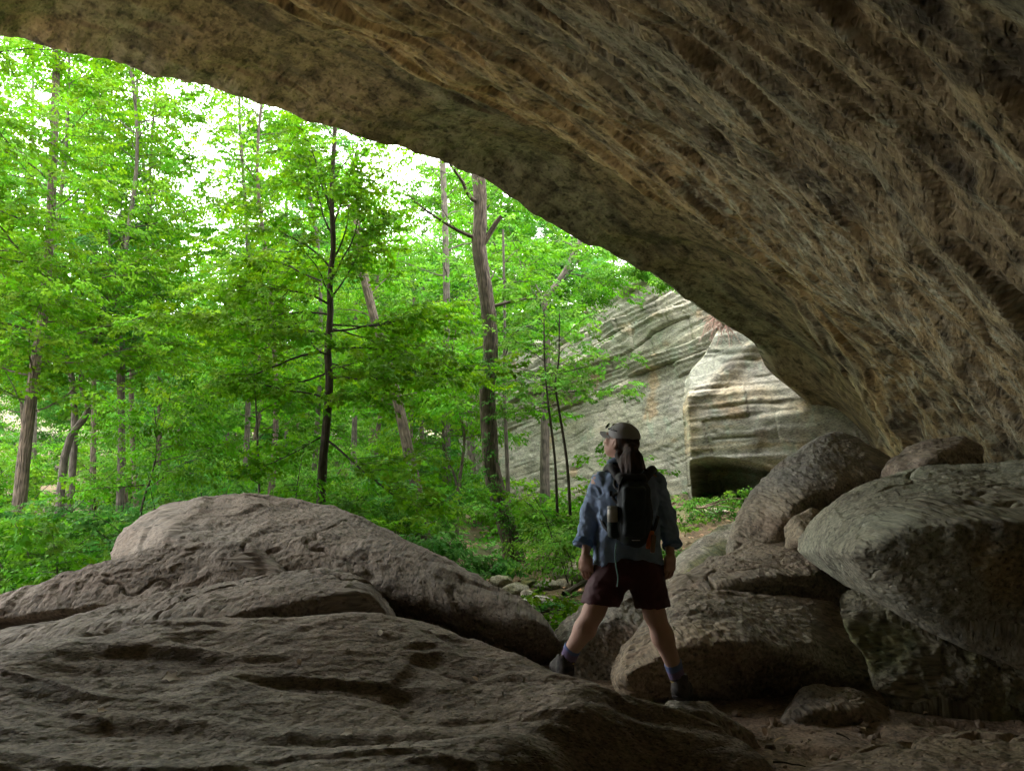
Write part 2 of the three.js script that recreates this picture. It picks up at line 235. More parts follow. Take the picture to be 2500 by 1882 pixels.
{
  const NT = 980, NS = 400, TMAX = roofPairs.length - 1;
  // rows: a few below the floor, the vault, then the outer face and the top of the rock
  const rows = [-0.12, -0.05]; const NV = NS - 14; for (let i = 0; i < NV; i++) rows.push(i / (NV - 1)); for (let i = 1; i <= 12; i++) rows.push(1 + i / 12);
  const cum = [[0, 0]]; { let acc = 0, prev = along(rimPts, 0).lerp(along(footPts, 0), 0.55); for (let i = 1; i <= 400; i++) { const t = i / 400 * TMAX, m = along(rimPts, t).lerp(along(footPts, t), 0.55); acc += m.distanceTo(prev) / Math.max(2.5, m.distanceTo(camera.position)) * (t < 7.3 ? 1 : 0.12); prev = m; cum.push([acc, t]); } }
  const cols = []; for (let i = 0; i < NT; i++) cols.push(interp(cum, i / (NT - 1) * cum[400][0]));
  const nu = NT, nv = rows.length, pos = new Float32Array(nu * nv * 3), uv = new Float32Array(nu * nv * 2), col = new Float32Array(nu * nv * 3), S = new Float32Array(nu * nv);
  const Rs = cols.map(t => along(rimPts, t)), Fs = cols.map(t => along(footPts, t)), len = [0]; for (let i = 1; i < nu; i++) len.push(len[i - 1] + Math.max(0.004, Rs[i].clone().lerp(Fs[i], 0.5).distanceTo(Rs[i - 1].clone().lerp(Fs[i - 1], 0.5))));
  const prof = s => 1.06 * (1 - Math.pow(1 - s, 2.0)) - 0.06 * Math.pow(s, 3);
  const at = (i, s) => {
    const R = Rs[i], F = Fs[i];
    if (s > 1) { const k = s - 1, out = R.clone().sub(F).setY(0).normalize(); const lift = [0.15, 0.5, 1.1, 1.9, 2.7, 3.3, 3.7, 4, 4.2, 4.3, 4.3, 4.2][Math.round(k * 12) - 1], push = [0.22, 0.3, 0.25, 0, -0.5, -1.2, -2.4, -4, -6, -8, -10, -12][Math.round(k * 12) - 1]; return R.clone().add(V(0, lift, 0)).addScaledVector(out, push); }
    if (s < 0) return F.clone().add(V(0, s * 12, 0));
    const p = F.clone().lerp(R, s); p.y = mix(F.y, R.y, prof(s)); return p;
  };
  for (let j = 0; j < nv; j++) for (let i = 0; i < nu; i++) { const p = at(i, rows[j]), k = j * nu + i; pos[k * 3] = p.x; pos[k * 3 + 1] = p.y; pos[k * 3 + 2] = p.z; S[k] = rows[j]; }
  let g = geoOf(pos, gridIndex(nu, nv, false), uv, col); const nr = g.attributes.normal.array.slice();
  // which way is in: under the vault the normal looks down
  const mid = Math.floor(nv * 0.6) * nu + Math.floor(nu * 0.4), sign = nr[mid * 3 + 1] < 0 ? 1 : -1;
  const span = cols.map((_, i) => Rs[i].distanceTo(Fs[i]) * 1.12);
  // the beds dip away to the right: D runs along them, M across them, O out of the rock
  const D = P(3400, 1500, 1).sub(camera.position).normalize(), M = V(-0.5, 0.8, -0.3); M.addScaledVector(D, -M.dot(D)).normalize(); const O = D.clone().cross(M);
  const frame = (x, y, z) => [x * D.x + y * D.y + z * D.z, x * M.x + y * M.y + z * M.z, x * O.x + y * O.y + z * O.z];
  const seen = (px, py) => { const q = P(px, py, 1).sub(camera.position).normalize(); let best = -2, at2 = null; for (let k = 0; k < nu * nv; k += 3) { if (S[k] < 0 || S[k] > 1) continue; const x = pos[k * 3], y = pos[k * 3 + 1] - CAM_Y, z = pos[k * 3 + 2], d = (x * q.x + y * q.y + z * q.z) / Math.hypot(x, y, z); if (d > best) { best = d; at2 = [x, y + CAM_Y, z]; } } return frame(...at2); };
  const l1 = seen(1183, 160), l2 = seen(1869, 575), slope = (l2[1] - l1[1]) / (l2[0] - l1[0]), LEDGE = l1[1] - slope * l1[0];
  const axis = frame(-1.5, 0.2, -4.5);
  const saw = (f, p) => Math.pow(f, p) * smooth(1, 0.9, f);
  for (let j = 0; j < nv; j++) for (let i = 0; i < nu; i++) {
    const k = j * nu + i, s = clamp(rows[j], 0, 1), w = rows[j];
    const [a, cc, o] = frame(pos[k * 3], pos[k * 3 + 1], pos[k * 3 + 2]), c0 = cc - slope * a - LEDGE; // a along the beds, c across; c0 is 0 at the big ledge
    const c = c0 + 0.30 * fbm(a * 0.35, c0 * 0.7, o * 0.5, 3), X = a * 0.42;
    const inner = smooth(0.12, -0.2, c), rim = 1 - inner;
    let h = 0.42 * smooth(0.03, -0.10, c0 + 0.22 * fbm(a * 0.55, 2.7, o * 0.3, 4)) * smooth(-3.2, -0.3, c0);
    const wa = a + 0.5 * fbm(a * 0.8, c * 1.2, o + 5, 3), wc = c + 0.16 * fbm(a * 1.3, c * 1.7, o * 1.3 + 9, 3);
    const q = c * 1.3 + 0.25 + 0.5 * fbm(a * 0.5, c * 0.8, o * 0.7, 3), f1 = q - Math.floor(q); h += (0.02 + 0.05 * inner) * (0.4 + hash1(Math.floor(q))) * (saw(1 - f1, 1.6) - 0.33);
    // scooped hollows between thin ribs, drawn out along the beds, in three sizes
    h += (0.03 + 0.10 * inner) * (ridged(wa * 0.42, wc * 1.25, o * 1.0 + 1.7, 2) - 0.5);
    h += (0.018 + 0.062 * inner) * (ridged(wa * 0.85, wc * 2.9, o * 2.1 + 4.7, 3) - 0.55);
    h += (0.010 + 0.022 * inner) * (ridged(wa * 1.5, wc * 7.5, o * 5.2 + 2.7, 3) - 0.55);
    h -= 0.10 * inner * smooth(0.15, 0.6, noise(wa * 0.8, wc * 2.0, o * 1.5 + 6.2)) + 0.05 * smooth(0.3, 0.6, noise(wa * 1.1, wc * 3.6, o * 2 + 16.2));
    h += 0.022 * fbm(a * 1.8, c * 8, o * 5 + 2.2, 4) + 0.009 * fbm(a * 6, c * 16, o * 9 + 4.4, 3);
    h += 0.20 * fbm(a * 0.3, c * 0.35, o * 0.3, 2);
    const fade = w > 1 ? 0.5 : smooth(0, 0.10, 1 - w) * 0.75 + 0.25; h *= fade * (0.35 + 0.65 * smooth(0.2, 1.6, cols[i]));
    const lip = w <= 1 ? 0.20 * fbm(a * 1.9, 5.5, o * 0.5, 6) * smooth(0.93, 1, w) : 0;
    pos[k * 3] += nr[k * 3] * sign * h; pos[k * 3 + 1] += nr[k * 3 + 1] * sign * h + lip; pos[k * 3 + 2] += nr[k * 3 + 2] * sign * h;
    uv[k * 2] = a / 2.3; uv[k * 2 + 1] = Math.atan2(cc - axis[1], o - axis[2]) * 4.4 / 1.2;
    // colour of the stone
    let cl = lerp3([0.34, 0.27, 0.185], [0.42, 0.32, 0.19], smooth(-0.15, 0.3, fbm(X * 0.8, c * 0.8, o * 0.5 + 31, 4)));
    const band = fbm(a * 0.35, c0 * 0.5, o * 0.3 + 77, 3);
    cl = lerp3(cl, [0.265, 0.215, 0.165], 0.8 * smooth(0.0, 0.25, c0 + 0.5 * band));                       // greyer bed along the rim
    cl = lerp3(cl, [0.52, 0.385, 0.205], 0.75 * smooth(0.02, -0.25, c0 + 0.25 * band) * smooth(-2.9, -1.2, c0 + 1.5 * band)); // iron-stained bed above the ledge
    cl = lerp3(cl, [0.235, 0.19, 0.125], 0.65 * smooth(0.0, 0.3, fbm(X * 1.2 + 7, c * 1.0, o * 0.6 + 17, 5)));
    cl = lerp3(cl, [0.27, 0.265, 0.225], 0.8 * smooth(0.05, 0.28, fbm(X * 0.8 + 3, c * 0.9 + 9, o * 0.5 + 23, 5) + 0.16 * smooth(0.90, 0.99, s)));
    cl = lerp3(cl, ROCK.dark, 0.8 * smooth(0.10, 0.34, fbm(X * 1.8 + 1, c * 2.2, o + 41, 5)));
    cl = lerp3(cl, [0.56, 0.46, 0.30], 0.75 * smooth(0.58, 0.8, ridged(wa * 0.85, wc * 2.9, o * 2.1 + 4.7, 3)) * (0.2 + 0.8 * inner));
    // lichen: flecks thick low on the wall, scattered roundish patches higher up
    const low = smooth(-0.9, -2.0, c0 - 0.16 * (a - 9) + 0.8 * fbm(a * 0.5, c, o + 3, 3)) * smooth(4.5, 8, a), big = smooth(0.24, 0.36, fbm(a * 3.6, c * 5.2, o * 4 + 51, 4)) * smooth(-0.5, -1.4, c0) * smooth(-0.05, 0.25, noise(a * 0.6, c * 0.8, o + 8));
    const fleck = smooth(0.09 - 0.11 * low, 0.15, fbm(a * 5, c * 15, o * 9 + 61, 3)) * clamp(low * 1.2 + 0.2 * inner);
    cl = lerp3(cl, noise(a * 3, c * 3, o) > -0.15 ? [0.50, 0.50, 0.44] : [0.44, 0.40, 0.33], 0.85 * fleck);
    cl = lerp3(cl, ROCK.lichen, 0.8 * big);
    const gg = 0.98 * (1 + 0.45 * fbm(a * 4, c * 17, o * 7 + 71, 3)); col[k * 3] = cl[0] * gg; col[k * 3 + 1] = cl[1] * gg; col[k * 3 + 2] = cl[2] * gg;
  }
  g.computeVertexNormals();
  top('cave_roof', new THREE.Mesh(g, roofMat), 'vaulted brown sandstone overhang sweeping across the top and right of the view', 'rock overhang', null, 'structure');
}
function hash1(n) { const s = Math.sin(n * 127.1 + 11.7) * 43758.5453; return s - Math.floor(s); }

// ================================================================ ground
function groundY(x, z) {
  const d = -z;
  let y = 0.02 - 0.22 * smooth(7.5, 9.5, d) * smooth(14, 11.5, d);
  y += 6.5 * Math.pow(Math.max(0, d - 15) / 60, 1.35);                       // the far side of the valley
  const right = smooth(-0.6, 4.2, x - 0.06 * (d - 12)); y += right * 1.0 * smooth(11, 17.5, d) * (1 - 0.7 * smooth(22, 40, d)); // bank below the cliff
  y -= 0.35 * smooth(-4, -9, x) * smooth(5, 9, d) * smooth(26, 14, d);
  const out = smooth(8.2, 10, d + 0.25 * Math.max(0, -x - 3));
  y += out * (0.22 * fbm(x * 0.45, 1.2, z * 0.45, 4) + 0.04 * fbm(x * 3, 2, z * 3, 3)) + (1 - out) * 0.05 * fbm(x * 0.8, 5, z * 0.8, 3);
  return y;
}
{
  const axis = (n, knots) => { const a = []; for (let i = 0; i < n; i++) a.push(interp(knots, i / (n - 1))); return a; };
  const xs = axis(340, [[0, -120], [0.06, -30], [0.2, -8], [0.5, 1.3], [0.86, 4.8], [0.95, 25], [1, 120]]), zs = axis(320, [[0, -190], [0.06, -60], [0.2, -24], [0.45, -9], [0.55, -6.8], [0.93, -3], [1, 16]]).reverse();
  const nu = xs.length, nv = zs.length, pos = new Float32Array(nu * nv * 3), uv = new Float32Array(nu * nv * 2), col = new Float32Array(nu * nv * 3);
  for (let j = 0; j < nv; j++) for (let i = 0; i < nu; i++) {
    const x = xs[i], z = zs[j], k = j * nu + i; let y = groundY(x, z);
    const sand = smooth(0.6, 1.4, x) * smooth(8.5, 7, -z);
    // trodden sand: scuffs and heel marks
    y += sand * (0.022 * fbm(x * 3.5, 1, z * 3.5, 4) + 0.035 * fbm(x * 1.6, 4, z * 1.6, 2) - 0.035 * smooth(0.25, 0.6, noise(x * 5.2, 7, z * 5.2)) + 0.012 * smooth(0.2, 0.5, noise(x * 11, 3, z * 11)));
    pos[k * 3] = x; pos[k * 3 + 1] = y; pos[k * 3 + 2] = z; uv[k * 2] = x / 1.1; uv[k * 2 + 1] = z / 1.1;
    const s1 = fbm(x * 1.3, 2, z * 1.3, 4), s2 = fbm(x * 5, 8, z * 5, 3);
    const sandC = lerp3([0.34, 0.25, 0.18], [0.27, 0.20, 0.145], smooth(-0.2, 0.3, s1 + 0.5 * s2));
    let soil = lerp3([0.16, 0.11, 0.065], [0.09, 0.065, 0.04], smooth(-0.2, 0.3, s1 + s2)); soil = lerp3(soil, [0.22, 0.17, 0.11], smooth(0.1, 0.4, s2)); soil = lerp3(soil, [0.06, 0.085, 0.025], 0.7 * smooth(0.0, 0.35, fbm(x * 0.8 + 5, 3, z * 0.8, 4)));
    const c = lerp3(soil, sandC, smooth(9.5, 7.5, -z)); col[k * 3] = c[0]; col[k * 3 + 1] = c[1]; col[k * 3 + 2] = c[2];
  }
  const gm = rockMat.clone(); gm.name = 'soil_and_sand'; gm.roughness = 1; gm.bumpScale = 0.02;
  top('ground', new THREE.Mesh(geoOf(pos, gridIndex(nu, nv, false), uv, col), gm), 'sandy cave floor running out into the leafy forest floor', 'ground', null, 'structure');
}

// ================================================================ the cliff outside
// a wall along a line, its face carved in beds; a runs along it, y up
const cliffMat = rockMat.clone(); cliffMat.name = 'cliff_sandstone'; cliffMat.bumpScale = 0.010;
function cliffFace(name, A, B, topOf, o, label) {
  const L = A.distanceTo(B), dir = B.clone().sub(A).normalize(), n = V(-dir.z, 0, dir.x); if (n.dot(V(0, 0, 1)) < 0) n.negate();
  const nu = o.nu, nv = o.nv, pos = new Float32Array(nu * (nv + 6) * 3), uv = new Float32Array(nu * (nv + 6) * 2), col = new Float32Array(nu * (nv + 6) * 3);
  for (let j = 0; j < nv + 6; j++) for (let i = 0; i < nu; i++) {
    const a = i / (nu - 1) * L, ty = topOf(a), v = Math.min(1, j / (nv - 1)), y0 = o.y0 ?? -0.6, y = mix(y0, ty, v), k = j * nu + i;
    let h = o.shape ? o.shape(a, y, ty) : 0;
    const q = (y * 0.97 - a * o.dip + 0.10 * fbm(a * 0.25, y * 0.5, 3.3, 3) + 0.25 * noise(3.1, y * 1.1, 2)) * o.beds + 0.035 * fbm(a * 3, y * 3, 2, 3), kq = Math.floor(q), fr = q - kq;
    const strong = o.strong(a, y, ty), e = hash1(kq + o.seed) + 0.45 * noise(a * 0.5 + kq * 3.1, kq * 1.7, 4);
    h += strong * (o.step * (e - 0.5) + 0.10 * smooth(0.15, 0.9, fr) - 0.10 * smooth(0.10, 0, fr) - 0.14 * smooth(0.9, 1, fr)) * (0.35 + 0.65 * smooth(-0.3, 0.3, noise(a * 0.7 + kq * 1.3, y * 0.4, 3)));
    const q2 = q * 2.7 + 0.3 * noise(a * 1.2, y * 2, 1), f2 = q2 - Math.floor(q2); h += (0.006 + 0.045 * strong) * (Math.pow(f2, 2) - 0.3) * (0.4 + hash1(Math.floor(q2) * 3.3));
    const jn = a * 0.75 + 0.3 * noise(a, kq * 3.7, 8) + kq * 0.37 + 0.12 * y, fj = Math.abs(jn - Math.round(jn)); h -= 0.04 * strong * smooth(0.04, 0.0, fj); h += 0.16 * strong * (hash1(Math.round(jn - 0.5) * 7.7 + kq * 13.3) - 0.5);
    h += 0.14 * fbm(a * 0.6, y * 0.6, 6 + o.seed, 4) + 0.014 * fbm(a * 4, y * 9, 2, 4) - 0.025 * smooth(0.35, 0.6, noise(a * 2, y * 4, 9));
    h -= 0.035 * smooth(0.07, 0.0, Math.abs(f2 - 0.5) * 0.5) * smooth(0.05, 0.3, noise(a * 0.8 + Math.floor(q2) * 1.7, Math.floor(q2) * 2.3, 5)); // open bedding cracks
    const back = j >= nv ? [0.25, 0.7, 1.5, 3, 6, 12][j - nv] : 0, up = j >= nv ? [0.12, 0.2, 0.35, 0.6, 1.1, 2][j - nv] : 0;
    pos[k * 3] = A.x + dir.x * a + n.x * (h - back); pos[k * 3 + 1] = y + up; pos[k * 3 + 2] = A.z + dir.z * a + n.z * (h - back);
    uv[k * 2] = a / 2.2; uv[k * 2 + 1] = y / 0.9;
    let c = lerp3([0.37, 0.36, 0.315], [0.31, 0.315, 0.26], smooth(-0.2, 0.3, fbm(a * 0.7, y * 0.9, 11, 4)));
    c = lerp3(c, [0.42, 0.345, 0.215], (o.tan ?? 0.4) * smooth(-0.05, 0.3, fbm(a * 0.5 + 4, q * 0.35, 21, 4)));
    c = lerp3(c, [0.46, 0.29, 0.15], 0.85 * smooth(0.2, 0.36, fbm(a * 1.0 + 8, y * 1.5, 33, 3)) * (o.orange ?? 1));
    c = lerp3(c, [0.13, 0.13, 0.12], (o.stain ?? 0.5) * smooth(0.08, 0.4, fbm(a * 1.5, y * 0.8 + q * 0.4, 44, 5)));
    c = lerp3(c, [0.16, 0.14, 0.11], (o.streak ?? 0.25) * smooth(0.12, 0.3, fbm(a * 0.5 + 5, q * 2.4, 61, 4))); c = lerp3(c, [0.48, 0.40, 0.26], (o.streak ?? 0.15) * smooth(0.12, 0.3, fbm(a * 0.45 + 15, q * 2.9, 67, 4)));
    c = lerp3(c, [0.33, 0.40, 0.33], 0.55 * smooth(0.12, 0.35, fbm(a * 3.5, y * 1.6, 57, 4)));
    if (o.facet) c = lerp3(c, [0.235, 0.26, 0.225], 0.75 * smooth(0, 0.15, y - 3.15 - 0.85 * a));
    if (j >= nv) c = [0.09, 0.10, 0.04];
    const gg = 1 + 0.3 * fbm(a * 9, y * 13, 5, 3); col[k * 3] = c[0] * gg; col[k * 3 + 1] = c[1] * gg; col[k * 3 + 2] = c[2] * gg;
  }
  top(name, new THREE.Mesh(geoOf(pos, gridIndex(nu, nv + 6, false), uv, col), cliffMat), label, 'cliff', null, 'structure');
}
const cliffA = P(1130, 1178, 27).setY(0), cliffB = P(1760, 1178, 18.6).setY(0);
cliffFace('cliff', cliffA, cliffB, a => { const L = cliffA.distanceTo(cliffB), u = a / L; const q = cliffA.clone().lerp(cliffB, u); const px = 1250 + q.x / -q.z * FOCAL; return CAM_Y + interp([[1000, 230], [1240, 330], [1356, 372], [1415, 430], [1482, 492], [1562, 518], [1640, 540], [1800, 560]], px) / FOCAL * -q.z + 0.12 * noise(a * 1.5, 3, 1); },
  { nu: 300, nv: 250, dip: 0.22, beds: 2.1, step: 0.5, seed: 3, tan: 0.12, orange: 0.6, strong: (a, y, t) => 0.06 + 0.94 * smooth(2.2, 3.4, y - 0.16 * a + 0.5 * noise(a * 0.4, 2, 2)), shape: (a, y, t) => -0.35 * smooth(2.0, 6.5, y) }, 'grey layered sandstone cliff beyond the hiker with cracked bedding ledges');
// the nearer buttress with the dark hollow at its foot
const butA = P(1668, 1178, 17.4).setY(0), butB = P(2250, 1178, 15.6).setY(0);
cliffFace('cliff', butA, butB, a => CAM_Y + mix(2.3, 5.8, smooth(0, 2.2, a)) + 0.12 * noise(a * 1.7, 1, 6),
  { nu: 250, nv: 210, dip: 0.06, beds: 1.5, step: 0.26, seed: 9, facet: true, streak: 0.5, tan: 0.9, orange: 0.5, stain: 0.75, strong: (a, y, t) => 0.16 + 0.14 * smooth(1.4, 3, y), shape: (a, y, t) => {
      const yE = 3.15 + 0.85 * a + 0.15 * noise(a * 2, 1, 3); let h = 0.30 * Math.sin(clamp((y - 1.2) / 3.0) * Math.PI) - 0.34 * Math.max(0, y - yE) + 0.10 * smooth(yE - 0.5, yE - 0.1, y);  // belly, then the leaning slab above
      const roofY = 1.9 + 0.12 * Math.sin(a * 2.2) - 0.5 * smooth(1.7, 2.6, a); h -= 1.7 * smooth(roofY + 0.03, roofY - 0.25, y) * smooth(0.12, 0.3, a) * smooth(3.6, 2.7, a);      // the hollow
      return h - 0.6 * smooth(0.25, 0, a); } }, 'tan sandstone buttress with a dark low hollow at its foot');

// ================================================================ boulders and slabs
let slabTop;
{ // the long foreground slab, a low whaleback of bare rock
  const pts = [[-250, 1882, 3.0], [0, 1882, 3.1], [600, 1882, 3.2], [1100, 1882, 3.3], [0, 1740, 3.9], [600, 1700, 4.2], [1000, 1690, 4.4], [1250, 1755, 4.15], [-300, 1660, 4.8], [0, 1605, 5.0], [150, 1565, 5.2], [385, 1525, 5.5], [633, 1520, 5.6], [938, 1503, 5.6], [1085, 1537, 5.4], [1243, 1593, 5.1], [1412, 1655, 4.8], [1525, 1697, 4.6], [1672, 1735, 4.4], [1763, 1800, 4.25], [1865, 1885, 4.1],
    [1582, 1716, 4.42], [1494, 1724, 4.25], [1422, 1772, 3.95], [1342, 1850, 3.55], [1450, 1882, 3.86], [1600, 1882, 4.06], [1750, 1882, 4.1]].map(a => P(...a));
  const dn = (px, py, d, drop, dd) => { const p = P(px, py, d); pts.push(V(p.x, p.y - drop, p.z - dd)); };
  for (const [a, b, c] of [[-300, 1660, 4.8], [150, 1565, 5.2], [633, 1520, 5.6], [938, 1503, 5.6], [1243, 1593, 5.1], [1412, 1655, 4.8], [1672, 1735, 4.4]]) dn(a, b, c, 0.34, 0.6);
  pts.push(V(0.75, -0.35, -3.4), V(1.2, -0.4, -3.5), V(1.5, -0.45, -3.9), V(0.5, -0.3, -2.9), V(0.2, 0.1, -2.5), V(-2, 0.5, -1.8), V(-4.5, 0.45, -3), V(1.7, -0.3, -4.6), V(-0.6, 0.35, -2.2));
  const f = thinPlate(pts, 0.002); slabTop = (x, z) => {
    let y = f(x, z);
    const wx = x * 0.55, wz = z + 0.35 * fbm(x * 0.5, 1, z * 0.8, 3);
    const yy = y * 2.2; let h = 0.06 * fbm(wx * 0.9, 2.2 + yy, wz * 1.3, 3);
    h -= 0.055 * smooth(0.2, 0.55, noise(wx * 1.3 + 7, 3.1 + yy, wz * 2.5)) + 0.018 * smooth(0.0, 0.03, fbm(wx * 0.8 + 2, 5 + yy, wz * 1.2, 4)) * smooth(0.35, 0.05, fbm(wx * 0.8 + 2, 5 + yy, wz * 1.2, 4));            // worn hollows
    h -= 0.035 * smooth(0.25, 0.6, noise(wx * 2.0 + 2, 9.1 + yy, wz * 4.2));
    const q = wz * 2.6 + 0.8 * x + 1.2 * fbm(wx, 6, wz, 3), fr = q - Math.floor(q); h += 0.02 * (Math.pow(fr, 2.2) * smooth(1, 0.78, fr) - 0.25) * smooth(0, 0.4, noise(wx * 1.1, 4, wz * 1.1 + 8)); // low steps
    h += 0.022 * (ridged(wx * 2.3, 1.1, wz * 3.2, 4) - 0.55) + 0.014 * fbm(x * 4, yy * 3, z * 6, 3) + 0.012 * fbm(x * 15, yy * 8, z * 17, 4);
    return y + h;
  };
  const nu = 540, nv = 350, pos = new Float32Array(nu * nv * 3), uv = new Float32Array(nu * nv * 2), col = new Float32Array(nu * nv * 3);
  for (let j = 0; j < nv; j++) for (let i = 0; i < nu; i++) {
    const z = -1.7 - Math.pow(j / (nv - 1), 0.9) * 4.7, x = mix(-1.05, 0.55, i / (nu - 1)) * (2.4 - z * 0.62), k = j * nu + i;
    const y = slabTop(x, z); pos[k * 3] = x; pos[k * 3 + 1] = y; pos[k * 3 + 2] = z; uv[k * 2] = x / 1.0; uv[k * 2 + 1] = (z - y * 1.5) / 1.0;
    const c = rockColor(x * 0.7, 2, z, { a: [0.29, 0.237, 0.187], b: [0.325, 0.285, 0.24], red: 0.25, dark: 0.35, pale: 0.3 }); col[k * 3] = c[0]; col[k * 3 + 1] = c[1]; col[k * 3 + 2] = c[2];
  }
  const g = geoOf(pos, gridIndex(nu, nv, false), uv, col); const ny = g.attributes.normal.array[1]; if (ny < 0) { g.index.array.reverse(); g.computeVertexNormals(); }
  top('rock_slab', new THREE.Mesh(g, rockMat), 'broad grey-brown worn rock slab across the whole foreground', 'rock slab');
}
const rel = (pts, d) => pts.map(a => P(...a)).concat(d ? d.map(a => V(...a)) : []);
const bed = [0.18, 0.95, 0.2];
// back ends of a boulder: its outline pushed away, lower
const backOf = (list, push, drop) => list.map(([a, b, d]) => { const p = P(a, b, d); return V(p.x * (1 + push * 0.06), p.y - drop, p.z - push); });
{
  const crest = [[262, 1345, 8.7], [277, 1303, 8.9], [384, 1230, 9.1], [542, 1208, 9.3], [700, 1216, 9.3], [814, 1238, 9.1], [938, 1296, 8.7], [1085, 1362, 8.1], [1209, 1426, 7.6], [1277, 1466, 7.3], [1328, 1515, 7.0], [1390, 1590, 6.5]];
  boulder('boulder', [...rel([...crest, [300, 1372, 8.2], [420, 1310, 7.9], [600, 1312, 7.8], [760, 1316, 7.7], [938, 1350, 7.4], [1085, 1398, 7.1], [1190, 1444, 6.7], [1330, 1530, 6.3], [300, 1520, 9.6], [700, 1580, 9.6], [1100, 1660, 8.8], [1380, 1680, 7.4]]), ...backOf(crest, 1.9, 0.5), ...backOf(crest.slice(2, 10), 1.2, 2)],
    { res: 165, ends: 0.5, seed: 1.3, power: 80, lump: 0.07, crag: 0.05, ledge: 0.06, beds: 3.2, bed: [0.25, 0.93, 0.25], pit: 0.06, fine: 0.025, a: [0.245, 0.20, 0.16], b: [0.275, 0.24, 0.20], red: 0.15, pale: 0.15 }, 'large long dark boulder at left behind the foreground slabs, sloping down to the right');
}
{
  const crest = [[-250, 1530, 6.9], [0, 1465, 7.2], [70, 1432, 7.3], [147, 1403, 7.4], [282, 1370, 7.5], [373, 1338, 7.6], [497, 1324, 7.6], [610, 1330, 7.5], [690, 1384, 7.2], [705, 1420, 7.0]];
  boulder('boulder', [...rel([...crest, [-250, 1545, 6.8], [0, 1478, 7.1], [350, 1358, 7.45], [600, 1342, 7.4], [-200, 1700, 8.2], [300, 1640, 8.5], [690, 1560, 8.2]]), ...backOf(crest, 1.0, 0.45)],
    { res: 135, ends: 0.5, seed: 4.1, power: 80, lump: 0.05, crag: 0.04, ledge: 0.05, beds: 3.4, bed: [0.3, 0.9, 0.25], pit: 0.05, a: [0.245, 0.20, 0.16], b: [0.275, 0.24, 0.20], red: 0.15, pale: 0.1 }, 'low dark ridge of rock at far left under the large long boulder');
}
{
  const crest = [[-250, 1610, 5.8], [0, 1560, 6.0], [120, 1525, 6.2], [390, 1450, 6.6], [630, 1408, 6.8], [810, 1395, 6.7], [890, 1420, 6.4], [950, 1495, 6.1]];
  boulder('rock_slab', [...rel([...crest, [-250, 1660, 5.4], [30, 1600, 5.6], [380, 1490, 6.0], [600, 1458, 6.1], [880, 1440, 6.0], [400, 1580, 6.9], [900, 1580, 6.9], [0, 1680, 6.4], [940, 1600, 6.8]]), ...backOf(crest, 0.9, 0.25), ...backOf(crest, 0.7, 0.9)],
    { res: 145, ends: 0.5, seed: 7.7, power: 80, lump: 0.05, crag: 0.05, ledge: 0.05, beds: 4.5, bed: [0.2, 0.93, 0.3], pit: 0.07, a: [0.245, 0.20, 0.16], b: [0.275, 0.24, 0.20], red: 0.15, category: 'rock slab' }, 'middle grey rock slab with a dark undercut ledge, between foreground slab and left ridge');
}
// right-hand side, from the far ones to the near ones
const mossy = (amt, f = 1) => (x, y, z, nx, ny, nz, c) => lerp3(c, lerp3(ROCK.moss, [0.22, 0.22, 0.08], smooth(-0.2, 0.3, fbm(x * 9, y * 9, z * 9, 3))), amt * smooth(-0.08, 0.22, fbm(x * 1.5 * f + 3, y * 1.5 * f, z * 1.5 * f, 5)));
{ const o = [[1640, 1400, 8.6], [1700, 1325, 9.2], [1765, 1285, 9.6], [1815, 1262, 9.8], [1850, 1330, 9], [1760, 1375, 8.2], [1660, 1460, 8.2], [1850, 1440, 8.6]]; boulder('boulder', [...rel(o), ...backOf(o, 1.4, 0.2)], { res: 80, seed: 2.2, power: 28, crag: 0.05, a: [0.52, 0.49, 0.42], b: [0.44, 0.38, 0.29], dark: 0.3, pale: 0.6, tint: (x, y, z, nx, ny, nz, c) => mossy(0.9 * smooth(3.0, 2.2, x + 0.3 * noise(x * 3, y * 3, z)))(x, y, z, nx, ny, nz, c) }, 'pale sunlit boulder with yellow-green moss just right of the hiker'); }
{ const o = [[1790, 1340, 7.7], [1800, 1260, 8], [1832, 1196, 8.2], [1920, 1115, 8.4], [2035, 1046, 8.6], [2085, 1060, 8.6], [2185, 1122, 8.4]]; boulder('boulder', [...rel([...o, [2010, 1200, 7.7], [1940, 1232, 7.5], [1890, 1330, 7.5], [2170, 1150, 8], [2120, 1290, 8.1], [1980, 1360, 7.8], [1820, 1400, 7.9]]), ...backOf(o, 1.3, 0.5), ...backOf(o.slice(0, 5), 1, 1.5)], { res: 120, seed: 5.5, power: 44, lump: 0.06, crag: 0.04, ledge: 0.02, beds: 4, bed: [0.5, 0.8, 0], pit: 0.05, a: [0.33, 0.285, 0.22], b: ROCK.grey, red: 0.35, dark: 0.35 }, 'tall leaning boulder with a pointed top and shaded right face, in front of the buttress'); }
{ const o = [[2165, 1140, 7.6], [2215, 1090, 7.8], [2262, 1072, 7.9], [2352, 1066, 7.9], [2396, 1085, 7.8], [2408, 1135, 7.6]]; boulder('boulder', [...rel([...o, [2290, 1110, 7.2], [2200, 1180, 7.4], [2400, 1180, 7.4]]), ...backOf(o, 0.7, 0.2)], { res: 70, seed: 6.1, power: 32, lump: 0.05, crag: 0.06, a: [0.30, 0.25, 0.20], b: ROCK.grey }, 'smaller rounded boulder perched behind the big right-hand boulder'); }
